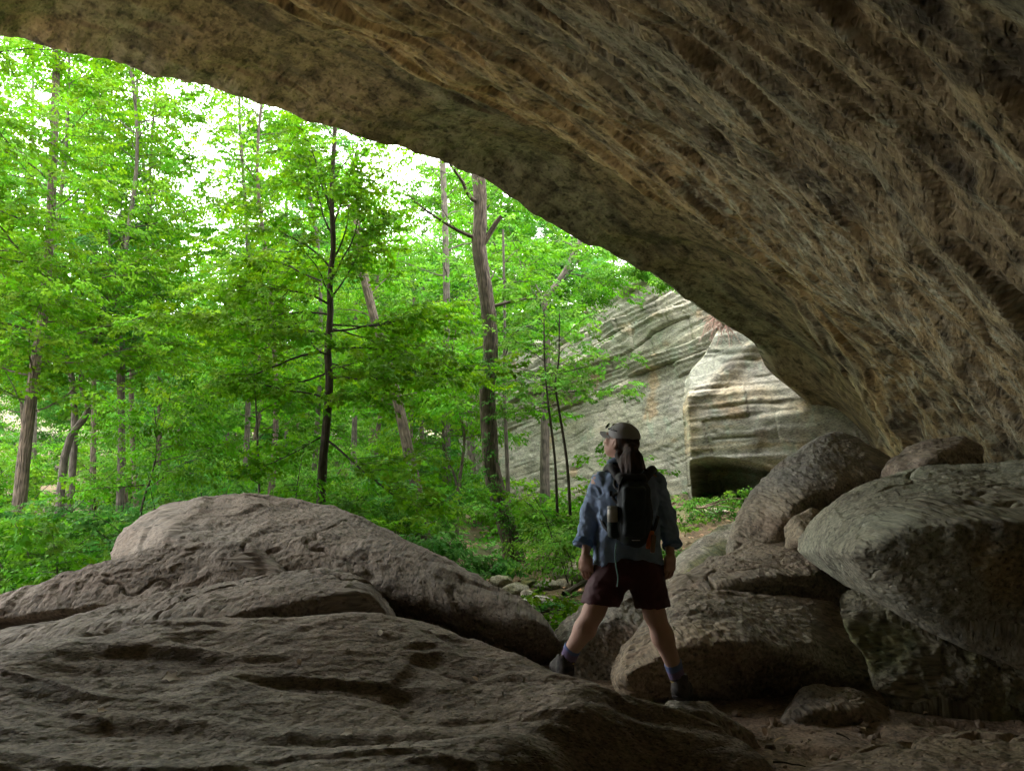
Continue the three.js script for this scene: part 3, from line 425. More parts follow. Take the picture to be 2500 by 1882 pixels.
{ const o = [[2430, 1150, 7.2], [2480, 1125, 7.3], [2600, 1100, 7.4], [2700, 1150, 7.2]]; boulder('boulder', [...rel([...o, [2500, 1220, 7.1], [2680, 1220, 7.1]]), ...backOf(o, 0.6, 0.2)], { res: 50, seed: 8.1, power: 28, lump: 0.04, crag: 0.04, b: ROCK.green }, 'low rounded rock at the right edge behind the big right-hand boulder'); }
{ const o = [[1935, 1330, 6.9], [1942, 1270, 7.0], [1985, 1242, 7.1], [2015, 1260, 7.1]]; boulder('boulder', [...rel([...o, [1970, 1320, 6.7], [2030, 1340, 6.8]]), ...backOf(o, 0.5, 0.1)], { res: 50, seed: 9.4, power: 28, lump: 0.03, crag: 0.04, a: [0.36, 0.30, 0.22] }, 'small rock wedged between the leaning boulder and the big right-hand boulder'); }
{ const o = [[1590, 1460, 6.7], [1640, 1440, 6.9], [1720, 1376, 7.3], [1850, 1322, 7.6], [1980, 1308, 7.6], [2060, 1330, 7.4], [2120, 1450, 6.9]]; boulder('boulder', [...rel([...o, [1620, 1500, 6.5], [1800, 1420, 6.5], [1990, 1400, 6.5], [1830, 1520, 6.7], [2090, 1540, 6.7]]), ...backOf(o, 0.9, 0.3)], { res: 130, seed: 3.7, power: 40, lump: 0.06, crag: 0.04, ledge: 0.09, beds: 3.2, bed: [0.35, 0.85, -0.2], pit: 0.04, a: [0.33, 0.27, 0.205], b: [0.30, 0.26, 0.21] }, 'layered brown slab behind the hiker, below the leaning boulder'); }
{ const o = [[1335, 1560, 6.7], [1372, 1512, 6.9], [1500, 1440, 7.0], [1580, 1425, 7.0], [1640, 1470, 6.7]]; boulder('boulder', [...rel([...o, [1400, 1560, 6.3], [1500, 1500, 6.2], [1570, 1530, 6.1], [1540, 1620, 6.1], [1400, 1680, 6.3], [1500, 1740, 6.2]]), ...backOf(o, 0.7, 0.3)], { res: 100, seed: 1.9, power: 36, lump: 0.07, crag: 0.07, pit: 0.09, a: [0.37, 0.31, 0.23], b: ROCK.grey, tint: (x, y, z, nx, ny, nz, c) => mossy(0.95 * smooth(0.5, 0.8, x + 0.2 * noise(x * 4, y * 4, z * 4)) * smooth(0.95, 0.6, ny))(x, y, z, nx, ny, nz, c) }, 'mossy boulder seen between the hiker\'s legs'); }
{ const o = [[1500, 1665, 5.6], [1512, 1590, 5.8], [1555, 1535, 6.0], [1665, 1450, 6.3], [1770, 1444, 6.4], [1900, 1455, 6.5], [2040, 1468, 6.5], [2110, 1560, 6.2], [2150, 1670, 6.0]]; boulder('boulder', [...rel([...o, [1530, 1640, 5.4], [1640, 1580, 5.4], [1780, 1570, 5.4], [1950, 1600, 5.5], [1540, 1730, 5.6], [1750, 1760, 5.9], [2100, 1740, 6]]), ...backOf(o, 0.9, 0.2)], { res: 130, seed: 2.9, power: 40, lump: 0.06, crag: 0.05, ledge: 0.03, beds: 5, bed: [-0.2, 0.9, 0.3], pit: 0.05, a: [0.40, 0.32, 0.235], b: [0.36, 0.32, 0.27] }, 'broad brown boulder behind the hiker\'s right leg with a dark underside'); }
{ const o = [[2016, 1310, 5.5], [2030, 1258, 5.7], [2080, 1200, 6.0], [2140, 1155, 6.2], [2235, 1130, 6.3], [2360, 1128, 6.2], [2520, 1140, 6.0], [2900, 1150, 5.6]]; boulder('boulder', [...rel([...o, [2030, 1350, 5.25], [2105, 1350, 4.95], [2205, 1290, 4.85], [2360, 1265, 4.7], [2620, 1280, 4.5], [2050, 1395, 5.4], [2090, 1440, 5.5], [2180, 1505, 5.3], [2330, 1580, 5.15], [2500, 1645, 5.05], [2900, 1745, 4.95]]), ...backOf(o, 1.0, 0.2)], { res: 150, seed: 6.6, power: 40, lump: 0.10, crag: 0.02, flake: 0.008, ledge: 0.02, beds: 3, bed: [0.4, 0.8, 0.2], pit: 0.07, fine: 0.014, a: [0.37, 0.355, 0.28], b: [0.34, 0.355, 0.285], red: 0.15, tint: (x, y, z, nx, ny, nz, c) => lerp3(c, [0.36, 0.27, 0.12], 0.7 * smooth(0.05, 0.35, fbm(x * 1.2, y * 2, z * 1.2 + 7, 4)) * smooth(0.3, -0.2, ny)) }, 'biggest boulder at right, grey-green top overhanging a mossy pedestal'); }
{ const o = [[2036, 1470, 5.6], [2045, 1440, 5.7], [2100, 1440, 5.7]]; boulder('boulder', [...rel([...o, [2050, 1520, 5.5], [2110, 1575, 5.45], [2148, 1660, 5.45], [2190, 1745, 5.4], [2250, 1780, 5.3], [2500, 1800, 5.1], [2900, 1850, 4.9], [2150, 1490, 5.65], [2250, 1600, 5.5], [2400, 1680, 5.35], [2600, 1720, 5.2], [2900, 1760, 5.1], [2200, 1780, 5.6]]), V(3.2, 0.9, -6.2), V(4.6, 0.9, -6), V(3.4, -0.2, -6.2), V(4.8, -0.2, -6), V(5, 1, -4.6)], { res: 120, seed: 3.3, power: 44, lump: 0.08, crag: 0.08, pit: 0.08, a: [0.30, 0.28, 0.21], b: [0.27, 0.25, 0.19], dark: 0.6, tint: (x, y, z, nx, ny, nz, c) => mossy(0.75, 0.9)(x, y, z, nx, ny, nz, c) }, 'mossy rock pedestal under the biggest right-hand boulder'); }
{ const o = [[1915, 1765, 5.1], [1935, 1725, 5.2], [1962, 1688, 5.3], [2000, 1678, 5.4], [2090, 1682, 5.4], [2165, 1735, 5.3]]; boulder('boulder', [...rel([...o, [1980, 1740, 5.05], [2100, 1730, 5.1], [2160, 1775, 5.1], [1950, 1790, 5.05]]), ...backOf(o, 0.35, 0.2)], { res: 80, seed: 5.1, power: 36, lump: 0.03, crag: 0.05, pit: 0.02, a: [0.33, 0.265, 0.20] }, 'small rock half buried in the sand in front of the broad brown boulder'); }
{ const o = [[1630, 1716, 4.8], [1725, 1716, 4.85], [1770, 1745, 4.85], [1835, 1790, 4.7], [1845, 1815, 4.65]]; boulder('boulder', [...rel([...o, [1640, 1730, 4.55], [1710, 1738, 4.55], [1700, 1800, 4.5], [1800, 1835, 4.5], [1640, 1800, 4.55]]), ...backOf(o, 0.3, 0.25), V(1.05, -0.2, -4.7), V(1.5, -0.2, -4.6)], { res: 60, seed: 7.1, power: 36, lump: 0.02, crag: 0.035, pit: 0.01, a: [0.30, 0.24, 0.185] }, 'dark wedge of rock under the hiker\'s right boot'); }
{ const o = [[1960, 1885, 3.7], [2050, 1840, 3.95], [2150, 1808, 4.15], [2350, 1782, 4.25], [2500, 1790, 4.2], [2800, 1800, 4.1]]; boulder('rock_slab', [...rel([...o, [2100, 1882, 3.6], [2400, 1882, 3.5], [2800, 1880, 3.5], [2000, 1990, 3.4], [2800, 1990, 3.2]]), V(1.4, -0.15, -4), V(1.6, -0.2, -4.5), V(3.4, -0.2, -4.5), V(1.3, -0.2, -2.9), V(3.4, -0.2, -2.7)], { res: 110, seed: 8.8, power: 28, lump: 0.05, crag: 0.035, pit: 0.02, a: [0.36, 0.275, 0.20], b: [0.33, 0.26, 0.195], dark: 0.2, category: 'rock slab' }, 'low sand-coloured rock shelf at the bottom right corner'); }
// ================================================================ leaves, bark, trees
const leafOutline = {
  maple: [[0, 0], [0.08, 0.30], [0.02, 0.46], [0.30, 0.27], [0.55, 0.52], [0.60, 0.20], [1, 0]],
  ovate: [[0, 0], [0.2, 0.17], [0.48, 0.235], [0.78, 0.13], [1, 0]],
  long: [[0, 0], [0.3, 0.12], [0.65, 0.17], [0.88, 0.08], [1, 0]],
};
function leafGeo(kind, size, M) { // a leaf along +x, folded a little along its rib
  const half = leafOutline[kind], pos = [], idx = [], n = half.length;
  const pt = (x, w) => { const p = V(x * size, (0.22 * Math.abs(w) - 0.22 * x * x) * size, w * size).applyMatrix4(M); pos.push(p.x, p.y, p.z); };
  for (const [x] of half) pt(x, 0); // rib
  for (const s of [1, -1]) { const b = pos.length / 3; for (const [x, w] of half) pt(x, w * s); for (let i = 0; i < n - 1; i++) { const a0 = i, a1 = i + 1, b0 = b + i, b1 = b + i + 1; s > 0 ? idx.push(a0, b1, b0, a0, a1, b1) : idx.push(a0, b0, b1, a0, b1, a1); } }
  const g = geoOf(pos, idx); return g;
}
function sprigGeo(kind, o) { // twig with leaves in a loose flat spray, along +x, about o.len long
  const r = rng(o.seed), parts = [], n = o.n;
  for (let i = 0; i < n; i++) {
    const u = (i + 0.3 * r()) / n, side = i % 2 ? 1 : -1, ang = i === n - 1 ? 0 : side * (0.75 + 0.5 * r()), s = o.size * (0.7 + 0.5 * r());
    const M = new THREE.Matrix4().makeTranslation(u * o.len, -0.12 * u * u * o.len + (r() - 0.5) * o.len * 0.22, side * 0.12 * o.len * r()).multiply(new THREE.Matrix4().makeRotationFromEuler(new THREE.Euler((r() - 0.5) * 0.9, -ang, -0.25 - 0.5 * r(), 'YXZ')));
    parts.push(leafGeo(kind, s, M));
  }
  return mergeGeometries(parts);
}
const SPRIG = {
  maple: [1, 2, 3].map(k => sprigGeo('maple', { seed: 10 + k, n: 12, size: 0.085, len: 0.34 })),
  ovate: [1, 2, 3].map(k => sprigGeo('ovate', { seed: 20 + k, n: 12, size: 0.085, len: 0.34 })),
  long: [1, 2].map(k => sprigGeo('long', { seed: 30 + k, n: 8, size: 0.16, len: 0.30 })),
  tuft: [1, 2].map(k => { const r = rng(60 + k), parts = []; for (let i = 0; i < 9; i++) { const M = new THREE.Matrix4().makeRotationFromEuler(new THREE.Euler(0, i * 2.4 + r(), 0.15 + 0.6 * r(), 'YXZ')).multiply(new THREE.Matrix4().makeTranslation(0.02 + 0.05 * r(), 0.03 * r(), 0)); parts.push(leafGeo('ovate', 0.07 + 0.05 * r(), M)); } return mergeGeometries(parts); }),
};
function leafMat(r, g, b) { const m = new THREE.MeshPhysicalMaterial({ color: new THREE.Color().setRGB(r, g, b), roughness: 0.8, transmission: 0.56, thickness: 0, side: THREE.DoubleSide, specularIntensity: 0.15 }); m.name = 'leaf'; return m; }
const LEAF = { bright: leafMat(0.165, 0.375, 0.008), mid: leafMat(0.11, 0.31, 0.010), cool: leafMat(0.09, 0.28, 0.04), pale: leafMat(0.14, 0.34, 0.03) };

const barkBump = makeTile(512, (u, v) => { const w = u + 0.03 * tileNoise(u * 4, v * 4, 4, 7.7), r = 1 - Math.abs(tileNoise((w % 1 + 1) % 1 * 14, v * 3, 14, 2.2)), r2 = 1 - Math.abs(tileNoise((w % 1 + 1) % 1 * 30, v * 9, 30, 5.2)), g = 0.65 * (1 - r * r) + 0.3 * (1 - r2) + 0.15 * tf(u, v, 24, 2, 4) + 0.1; return [g, g, g]; });
const barkColor = makeTile(512, (u, v) => { const w = u + 0.03 * tileNoise(u * 4, v * 4, 4, 7.7), r = 1 - Math.abs(tileNoise((w % 1 + 1) % 1 * 14, v * 3, 14, 2.2)), k = 0.9 - 0.4 * Math.pow(r, 3) * (0.6 + 0.8 * tileNoise(u * 9, v * 9, 9, 3.9)) + 0.32 * tf(u, v, 6, 5, 31); return [k, k * 0.985, k * 0.96]; }, true);
const barkMat = (r, g, b, bump = 0.02) => { const m = new THREE.MeshStandardMaterial({ color: new THREE.Color().setRGB(r, g, b), roughness: 0.95, map: barkColor, bumpMap: barkBump, bumpScale: bump }); m.name = 'bark'; return m; };
const BARK = { dark: barkMat(0.085, 0.066, 0.052, 0.006), oak: barkMat(0.17, 0.135, 0.105, 0.035), grey: barkMat(0.135, 0.118, 0.10, 0.012), pale: barkMat(0.30, 0.25, 0.20, 0.015), twig: barkMat(0.06, 0.05, 0.04, 0.004), root: barkMat(0.36, 0.29, 0.23, 0.004) };

function tube(pts, rad, sides, rough = 0, seed = 1, ring = 0) { // tapered, along the points
  const pos = [], uv = [], idx = []; let len = 0, ref = V(0, 0, 1); const n = pts.length;
  for (let i = 0; i < n; i++) {
    const t = pts[Math.min(n - 1, i + 1)].clone().sub(pts[Math.max(0, i - 1)]).normalize(); if (Math.abs(t.dot(ref)) > 0.95) ref = V(1, 0, 0);
    const a = ref.clone().cross(t).normalize(), b = t.clone().cross(a); ref = b.clone(); if (i) len += pts[i].distanceTo(pts[i - 1]);
    for (let k = 0; k <= sides; k++) { const f = (k % sides) / sides * 6.28318, r = rad[i] * (1 + rough * (fbm(Math.cos(f) * 1.5 + seed, Math.sin(f) * 1.5, len * 2.2, 3) + 0.4 * noise(Math.cos(f) * 4, Math.sin(f) * 4 + seed, len * 0.8)) + ring * smooth(0.2, 0.7, noise(len * 9, seed, Math.cos(f) * 0.6)));
      pos.push(pts[i].x + (a.x * Math.cos(f) + b.x * Math.sin(f)) * r, pts[i].y + (a.y * Math.cos(f) + b.y * Math.sin(f)) * r, pts[i].z + (a.z * Math.cos(f) + b.z * Math.sin(f)) * r); uv.push(k / sides * Math.max(1, Math.round(rad[0] * 6)), len * 0.8); }
  }
  const c = sides + 1; for (let i = 0; i < n - 1; i++) for (let k = 0; k < sides; k++) { const p = i * c + k; idx.push(p, p + 1, p + c, p + 1, p + c + 1, p + c); }
  return geoOf(pos, idx, uv);
}
function spline(ctrl, n) { const c = new THREE.CatmullRomCurve3(ctrl); return c.getPoints(n - 1); }
function bough(start, az, up, len, n, bend, wig, r) { // points of a branch that starts towards az/up and bends by `bend`
  const pts = [start.clone()], p = start.clone(); let a = az, e = up;
  for (let i = 1; i < n; i++) { a += (r() - 0.5) * wig; e += bend / n + (r() - 0.5) * wig * 0.6; const s = len / (n - 1); p.add(V(Math.cos(a) * Math.cos(e) * s, Math.sin(e) * s, Math.sin(a) * Math.cos(e) * s)); pts.push(p.clone()); }
  return pts;
}
const taper = (n, r0, r1) => Array.from({ length: n }, (_, i) => mix(r0, r1, i / (n - 1)));
const Q = new THREE.Quaternion(), QE = new THREE.Euler();
class Foliage {
  constructor(kind, size, hues, seed) { this.kind = kind; this.size = size; this.hues = hues; this.r = rng(seed); this.m = SPRIG[kind].map(() => []); this.c = SPRIG[kind].map(() => []); }
  add(p, yaw, pitch = 0, k = 1) { // yaw measured like bough's az
    const r = this.r, v = Math.floor(r() * this.m.length); QE.set((r() - 0.5) * 1.3, -yaw, pitch - 0.15 + (r() - 0.5) * 1.1, 'YXZ'); Q.setFromEuler(QE); const s = this.size * k * (0.75 + 0.5 * r());
    this.m[v].push(new THREE.Matrix4().compose(p, Q, V(s, s, s))); const t = 0.5 + 0.75 * r(); this.c[v].push(new THREE.Color().setRGB(t * (0.75 + 0.5 * r()), t, t * (0.8 + 0.4 * r())));
  }
  spray(pts, from, spacing, r, spread = 0.06) { // leaves along a twig
    for (let i = from; i < pts.length - 1; i++) { const a = pts[i], b = pts[i + 1], L = a.distanceTo(b), n = Math.max(1, Math.round(L / spacing)), yaw = Math.atan2(b.z - a.z, b.x - a.x); for (let k = 0; k < n; k++) this.add(a.clone().lerp(b, (k + r()) / n).add(V((r() - 0.5) * spread, (r() - 0.6) * spread, (r() - 0.5) * spread)), yaw + (r() - 0.5) * 2.4, 0.1); }
    const e = pts[pts.length - 1], f = pts[pts.length - 2]; this.add(e, Math.atan2(e.z - f.z, e.x - f.x));
  }
  get count() { return this.m.reduce((s, a) => s + a.length, 0); }
  into(parent, mat, name = 'crown') {
    this.m.forEach((ms, v) => { if (!ms.length) return; const im = new THREE.InstancedMesh(SPRIG[this.kind][v], mat, ms.length); ms.forEach((m, i) => { im.setMatrixAt(i, m); im.setColorAt(i, this.c[v][i]); }); im.name = name; im.userData.kind = 'stuff'; parent.add(im); });
  }
}
let leafTotal = 0;
/* A tree at `base`. trunk: points above the base. limbs: explicit [height share, azimuth, elevation, length, bend]; auto: {n, from, to, len, up}. */
function tree(name, base, o, label, category, group) {
  const r = rng(o.seed), t = thing(name, base, label, category || 'tree', group), bark = BARK[o.bark || 'grey'];
  const trunkPts = spline([V(0, -0.3, 0), ...o.trunk], o.rings || 26), n = trunkPts.length, rad = trunkPts.map((p, i) => { const u = i / (n - 1); return mix(o.r0, o.r1, Math.pow(u, 0.85)) * (1 + (o.flare ?? 0.35) * Math.exp(-u * 14)); });
  part(t, 'trunk', tube(trunkPts, rad, o.sides || 10, o.rough ?? 0.08, o.seed, o.ring || 0), bark);
  const fol = new Foliage(o.leaf || 'maple', o.size || 1, null, o.seed + 5), limbs = [...(o.limbs || [])];
  if (o.auto) { const A = o.auto; for (let i = 0; i < A.n; i++) { const u = mix(A.from, A.to, (i + r() * 0.8) / A.n), k = (u - A.from) / (A.to - A.from), shape = A.shape === 'umbrella' ? 0.55 + 0.45 * k : A.shape === 'top' ? 1 - 0.5 * k : Math.sin(Math.PI * (0.25 + 0.62 * k)); limbs.push([u, A.az !== undefined ? A.az + (r() - 0.5) * (A.fan || 2) : i * 2.4 + r() * 1.2 + o.seed, mix(A.up ?? 0.15, 0.9, k * k) + (r() - 0.5) * 0.3, A.len * shape * (0.75 + 0.5 * r()), A.bend ?? (r() - 0.5) * 0.5]); } }
  for (const [u, az, up, len, bend, bare, thick] of limbs) {
    const fi = u * (n - 1), i0 = Math.min(n - 2, Math.floor(fi)), s = trunkPts[i0].clone().lerp(trunkPts[i0 + 1], fi - i0), rr = mix(o.r0, o.r1, Math.pow(u, 0.85));
    const m = Math.max(6, Math.round(len / 0.22)), pts = bough(s, az, up, len, m, bend || 0, 0.66, r), lr = Math.min(rr * 0.6, (o.limbR || 0.006) + len * 0.0065), geos = [tube(pts, taper(m, thick || lr, thick ? thick * 0.6 : 0.0035), thick ? 14 : o.far ? 4 : 5, thick ? 0.15 : 0.05, u * 9)];
    const nt = Math.round(len / (o.twigGap || 0.26)); 
    if (!bare) for (let k = 0; k < nt; k++) {
      const v = 0.22 + 0.78 * (k + 0.6 * r()) / nt, j = Math.min(m - 2, Math.floor(v * (m - 1))), p = pts[j].clone().lerp(pts[j + 1], v * (m - 1) - j), d = pts[j + 1].clone().sub(pts[j]), la = Math.atan2(d.z, d.x) + (k % 2 ? 1 : -1) * (0.5 + 0.8 * r());
      const tl = Math.min(1.5, (0.18 + 0.42 * (1.05 - v)) * len) * (0.7 + 0.6 * r()), tn = Math.max(3, Math.round(tl / 0.22)), tp = bough(p, la, 0.1 + (r() - 0.5) * 0.5, tl, tn, -0.15, 0.5, r);
      if (!o.far) geos.push(tube(tp, taper(tn, Math.min(lr * 0.4, 0.006 + tl * 0.003), 0.0022), 3)); fol.spray(tp, 0, o.gap || 0.17, r, 0.26 * (o.size || 1));
    }
    if (!bare) fol.spray(pts.slice(Math.floor(m * 0.6)), 0, o.gap || 0.17, r, 0.1);
    part(t, 'limb', mergeGeometries(geos), o.limbBark ? BARK[o.limbBark] : bark);
  }
  leafTotal += fol.count; fol.into(t, LEAF[o.hue || 'mid']); return t;
}
const onGround = (px, d) => { const p = P(px, 1178, d); p.y = groundY(p.x, p.z); return p; };
// trunk points through given bearings, relative to the base
const through = (base, list) => list.map(([px, py, d]) => P(px, py, d).sub(base));

// --- the trees one can tell apart
{ const d = 13.6, b = onGround(788, d); // slender dark maple in the middle
  tree('maple_tree', b, { seed: 3, bark: 'dark', r0: 0.085, r1: 0.035, flare: 0.1, trunk: through(b, [[786, 1150, d], [796, 1040, d - 0.05], [803, 936, d], [800, 850, d + 0.06], [806, 768, d], [805, 690, d], [813, 600, d], [809, 480, d + 0.05], [818, 300, d], [822, 60, d]]), rough: 0.16, ring: 0.08, rings: 60, hue: 'bright', size: 0.95, gap: 0.15, twigGap: 0.2, limbBark: 'twig',
    limbs: [[0.17, 0.2, -0.45, 2.6, 0.85], [0.18, 2.9, -0.5, 1.5, 0.3], [0.26, 3.2, 0.35, 2.0, -0.5], [0.25, 1.3, 0, 1.6, 0], [0.315, 0.05, 0.05, 3.0, 0.3], [0.33, 3.4, -0.3, 2.0, 0.1], [0.34, 0.4, 0.05, 1.5, 0.1], [0.39, 3.15, -0.05, 2.8, 0.1], [0.40, -0.2, -0.1, 2.0, 0.3], [0.36, 4.5, 0.05, 1.8, 0.1], [0.38, 1.8, 0, 1.8, 0], [0.45, 0.1, -0.1, 2.4, -0.1], [0.47, 0.35, 0.1, 2.3, 0.1], [0.44, 2.7, 0.05, 2.6, 0], [0.46, 5.2, 0.1, 1.8, 0], [0.50, 3.5, 0.15, 2.4, 0],
      [0.53, 3, 0.5, 2.5, 0.1], [0.55, -0.25, 0.7, 1.9, 0.2], [0.59, 3.3, 0.6, 2.4, 0.1], [0.6, 0.3, 0.9, 2, 0.2], [0.56, 1.5, 0.4, 1.6, 0], [0.64, 2.9, 0.65, 2.2, 0.1], [0.66, -0.3, 0.9, 1.8, 0.2], [0.65, 4.8, 0.5, 1.6, 0], [0.72, 3.5, 0.8, 2, 0.2], [0.74, 0.6, 0.9, 1.7, 0], [0.78, 2.7, 0.9, 1.7, 0], [0.82, -0.4, 1, 1.5, 0], [0.76, 1.8, 0.7, 1.4, 0], [0.88, 3.6, 1, 1.3, 0]] }, 'slender dark-trunked maple right behind the large left boulder, with layered boughs'); }
{ const d = 15.2, b = onGround(1262, d); // thick rough-barked oak
  const t = tree('oak_tree', b, { seed: 8, bark: 'oak', r0: 0.185, r1: 0.12, flare: 0.4, rough: 0.2, ring: 0.14, sides: 28, rings: 90, trunk: through(b, [[1250, 1330, d], [1226, 1245, d], [1203, 1165, d], [1194, 1060, d], [1190, 950, d], [1199, 850, d], [1188, 730, d], [1170, 600, d], [1172, 500, d], [1160, 340, d], [1150, 200, d]]), hue: 'mid', leaf: 'ovate', gap: 0.2, limbR: 0.03,
    limbs: [[0.62, 0.1, 0.35, 1.6, -0.6], [0.72, 0.15, 0.85, 0.8, 0.4, 1, 0.07], [0.66, -0.5, 0.7, 0.5, 0.6, 1, 0.02], [0.74, 3.1, 0.4, 2.2, 0.2], [0.82, 2.6, 0.3, 2.6, 0.1], [0.86, 0.9, 0.6, 2, 0], [0.90, 4.4, 0.6, 2.2, 0], [0.95, 3.6, 0.6, 2.2, 0], [0.97, 5.4, 0.7, 2, 0]] }, 'thick oak trunk with deeply furrowed bark left of the hiker');
  // vine climbing it
  const v = thing('climbing_vine', b.clone(), 'leafy vine clinging to the thick furrowed oak trunk', 'vine'), r = rng(91), fol = new Foliage('ovate', 0.62, null, 92), pts = through(b, [[1262, 1400, d - 0.25], [1222, 1240, d - 0.24], [1200, 1150, d - 0.22], [1194, 1000, d - 0.2], [1200, 860, d - 0.2]]).map((p, i) => p.add(V((i % 2 ? 0.1 : -0.1), 0, 0)));
  const vp = spline(pts, 40); part(v, 'stem', tube(vp, taper(40, 0.014, 0.006), 6), BARK.twig);
  for (let i = 3; i < 40; i++) for (let k = 0; k < 3; k++) if (r() < 0.85) fol.add(vp[i].clone().add(V((r() - 0.5) * 0.34, (r() - 0.5) * 0.2, r() * 0.12)), r() * 6.28, -0.2); fol.into(v, LEAF.cool, 'leaves'); }
{ const d = 17.5, b = onGround(1246, d); tree('slim_tree', b, { seed: 12, bark: 'grey', r0: 0.06, r1: 0.025, flare: 0.2, trunk: through(b, [[1242, 1230, d], [1236, 1080, d], [1231, 936, d], [1232, 780, d], [1228, 560, d]]), hue: 'mid', auto: { n: 9, from: 0.5, to: 0.97, len: 1.8 } }, 'slim straight grey tree just right of the thick oak'); }
{ const d = 21, b = onGround(1091, d); tree('slim_tree', b, { seed: 14, bark: 'grey', r0: 0.12, r1: 0.08, trunk: through(b, [[1091, 1200, d], [1089, 978, d], [1090, 780, d], [1088, 600, d], [1080, 380, d]]), hue: 'mid', size: 1.2, gap: 0.24, leaf: 'ovate', auto: { n: 12, from: 0.45, to: 0.97, len: 2.6 } }, 'straight pale-trunked tree between the leaning trunk and the thick oak'); }
{ const d = 17.5, b = onGround(1046, d); tree('leaning_tree', b, { seed: 16, bark: 'oak', r0: 0.145, r1: 0.09, rough: 0.12, sides: 16, rings: 50, trunk: through(b, [[1036, 1293, d], [1019, 1210, d], [992, 1080, d], [962, 945, d], [925, 820, d], [890, 680, d], [860, 500, d]]), hue: 'mid', leaf: 'ovate', size: 1.1, gap: 0.22, auto: { n: 10, from: 0.5, to: 0.97, len: 2.2 } }, 'brown trunk leaning left between the dark maple and the thick oak'); }
{ const d = 15.5, b = onGround(18, d); tree('forest_tree', b, { seed: 18, bark: 'oak', r0: 0.14, r1: 0.07, rough: 0.1, sides: 16, rings: 50, trunk: through(b, [[40, 1273, d], [56, 1125, d], [71, 1000, d], [88, 873, d], [103, 780, d], [118, 600, d], [130, 350, d], [140, 60, d]]), hue: 'bright', size: 1.05, gap: 0.17, auto: { n: 26, from: 0.36, to: 0.98, len: 2.6 }, limbs: [[0.36, 3.4, 0.9, 1.6, 0.3, 1]] }, 'thick trunk at the left edge with a bright leafy crown'); }
{ const d = 18, b = onGround(150, d); tree('crooked_tree', b, { seed: 19, bark: 'grey', r0: 0.09, r1: 0.03, rough: 0.14, trunk: through(b, [[165, 1080, d], [214, 1000, d], [196, 930, d], [215, 870, d], [240, 815, d], [262, 700, d], [265, 560, d]]), hue: 'cool', size: 1.1, gap: 0.24, auto: { n: 11, from: 0.55, to: 0.98, len: 1.9 } }, 'crooked thin tree beside the thick trunk at the left edge'); }
{ const d = 15, b = onGround(1362, d); tree('young_tree', b, { seed: 21, bark: 'dark', r0: 0.03, r1: 0.012, flare: 0.1, trunk: through(b, [[1356, 1138, d], [1343, 1020, d], [1336, 960, d], [1330, 880, d], [1328, 760, d]]), hue: 'pale', size: 0.75, gap: 0.18, twigGap: 0.3, auto: { n: 9, from: 0.5, to: 0.98, len: 1.25, up: 0.05 } }, 'thin young tree in front of the cliff, left one of the pair'); }
{ const d = 14.6, b = onGround(1396, d); tree('young_tree', b, { seed: 22, bark: 'dark', r0: 0.032, r1: 0.012, flare: 0.1, trunk: through(b, [[1385, 1134, d], [1368, 1020, d], [1356, 936, d], [1364, 880, d], [1366, 760, d]]), hue: 'pale', size: 0.75, gap: 0.18, twigGap: 0.3, auto: { n: 11, from: 0.45, to: 0.98, len: 1.5, up: 0.05 } }, 'thin young tree in front of the cliff, right one of the pair'); }
{ const d = 20, b = onGround(1332, d); tree('forked_tree', b, { seed: 23, bark: 'grey', r0: 0.13, r1: 0.06, rough: 0.1, sides: 14, trunk: through(b, [[1330, 1146, d], [1332, 978, d], [1334, 830, d], [1332, 730, d], [1362, 690, d], [1412, 600, d], [1450, 470, d]]), hue: 'mid', size: 1.1, gap: 0.26, auto: { n: 9, from: 0.62, to: 0.98, len: 2.0 }, limbs: [[0.55, 3.0, 0.9, 2.6, 0.2], [0.58, 4.2, 0.8, 2.2, 0.2], [0.68, -0.2, 0.7, 2.2, 0.3]] }, 'forked tree standing close against the left part of the cliff'); }
{ const d = 13.5, b = onGround(340, d - 2); tree('sapling', b, { seed: 25, bark: 'dark', r0: 0.022, r1: 0.008, flare: 0, trunk: through(b, [[345, 1240, 11.5], [372, 1150, 11.5], [382, 1083, 11.5], [376, 1000, 11.5]]), hue: 'mid', leaf: 'ovate', size: 0.8, gap: 0.13, twigGap: 0.2, auto: { n: 14, from: 0.35, to: 0.98, len: 1.35, up: 0.1 } }, 'beech sapling with small oval leaves above the large left boulder'); }
{ const d = 14, b = onGround(632, d); tree('sapling', b, { seed: 26, bark: 'grey', r0: 0.03, r1: 0.012, flare: 0.1, trunk: through(b, [[632, 1200, d], [628, 1080, d], [620, 900, d]]), hue: 'mid', size: 0.8, auto: { n: 10, from: 0.35, to: 0.98, len: 1.3 } }, 'straight pale sapling between beech sapling and dark maple'); }
{ const d = 14.5, b = onGround(-160, d); tree('forest_tree', b, { seed: 27, bark: 'dark', r0: 0.12, r1: 0.06, trunk: through(b, [[-160, 900, d], [-150, 500, d], [-140, 100, d], [-130, -250, d]]), hue: 'bright', size: 0.95, gap: 0.16, limbBark: 'twig', limbs: [[0.62, 0.35, 0.1, 2.8, -0.2], [0.42, -0.1, 0.15, 2.7, -0.5], [0.50, 0.2, 0.1, 2.6, -0.2], [0.35, 0.3, 0.1, 2.2, -0.3], [0.70, -0.15, 0.3, 3.0, -0.3], [0.78, 0.2, 0.2, 3.0, -0.1], [0.86, -0.1, 0.3, 2.8, 0]], auto: { n: 8, from: 0.4, to: 0.95, len: 1.8 } }, 'tree beyond the left edge reaching dark boughs into the upper left'); }
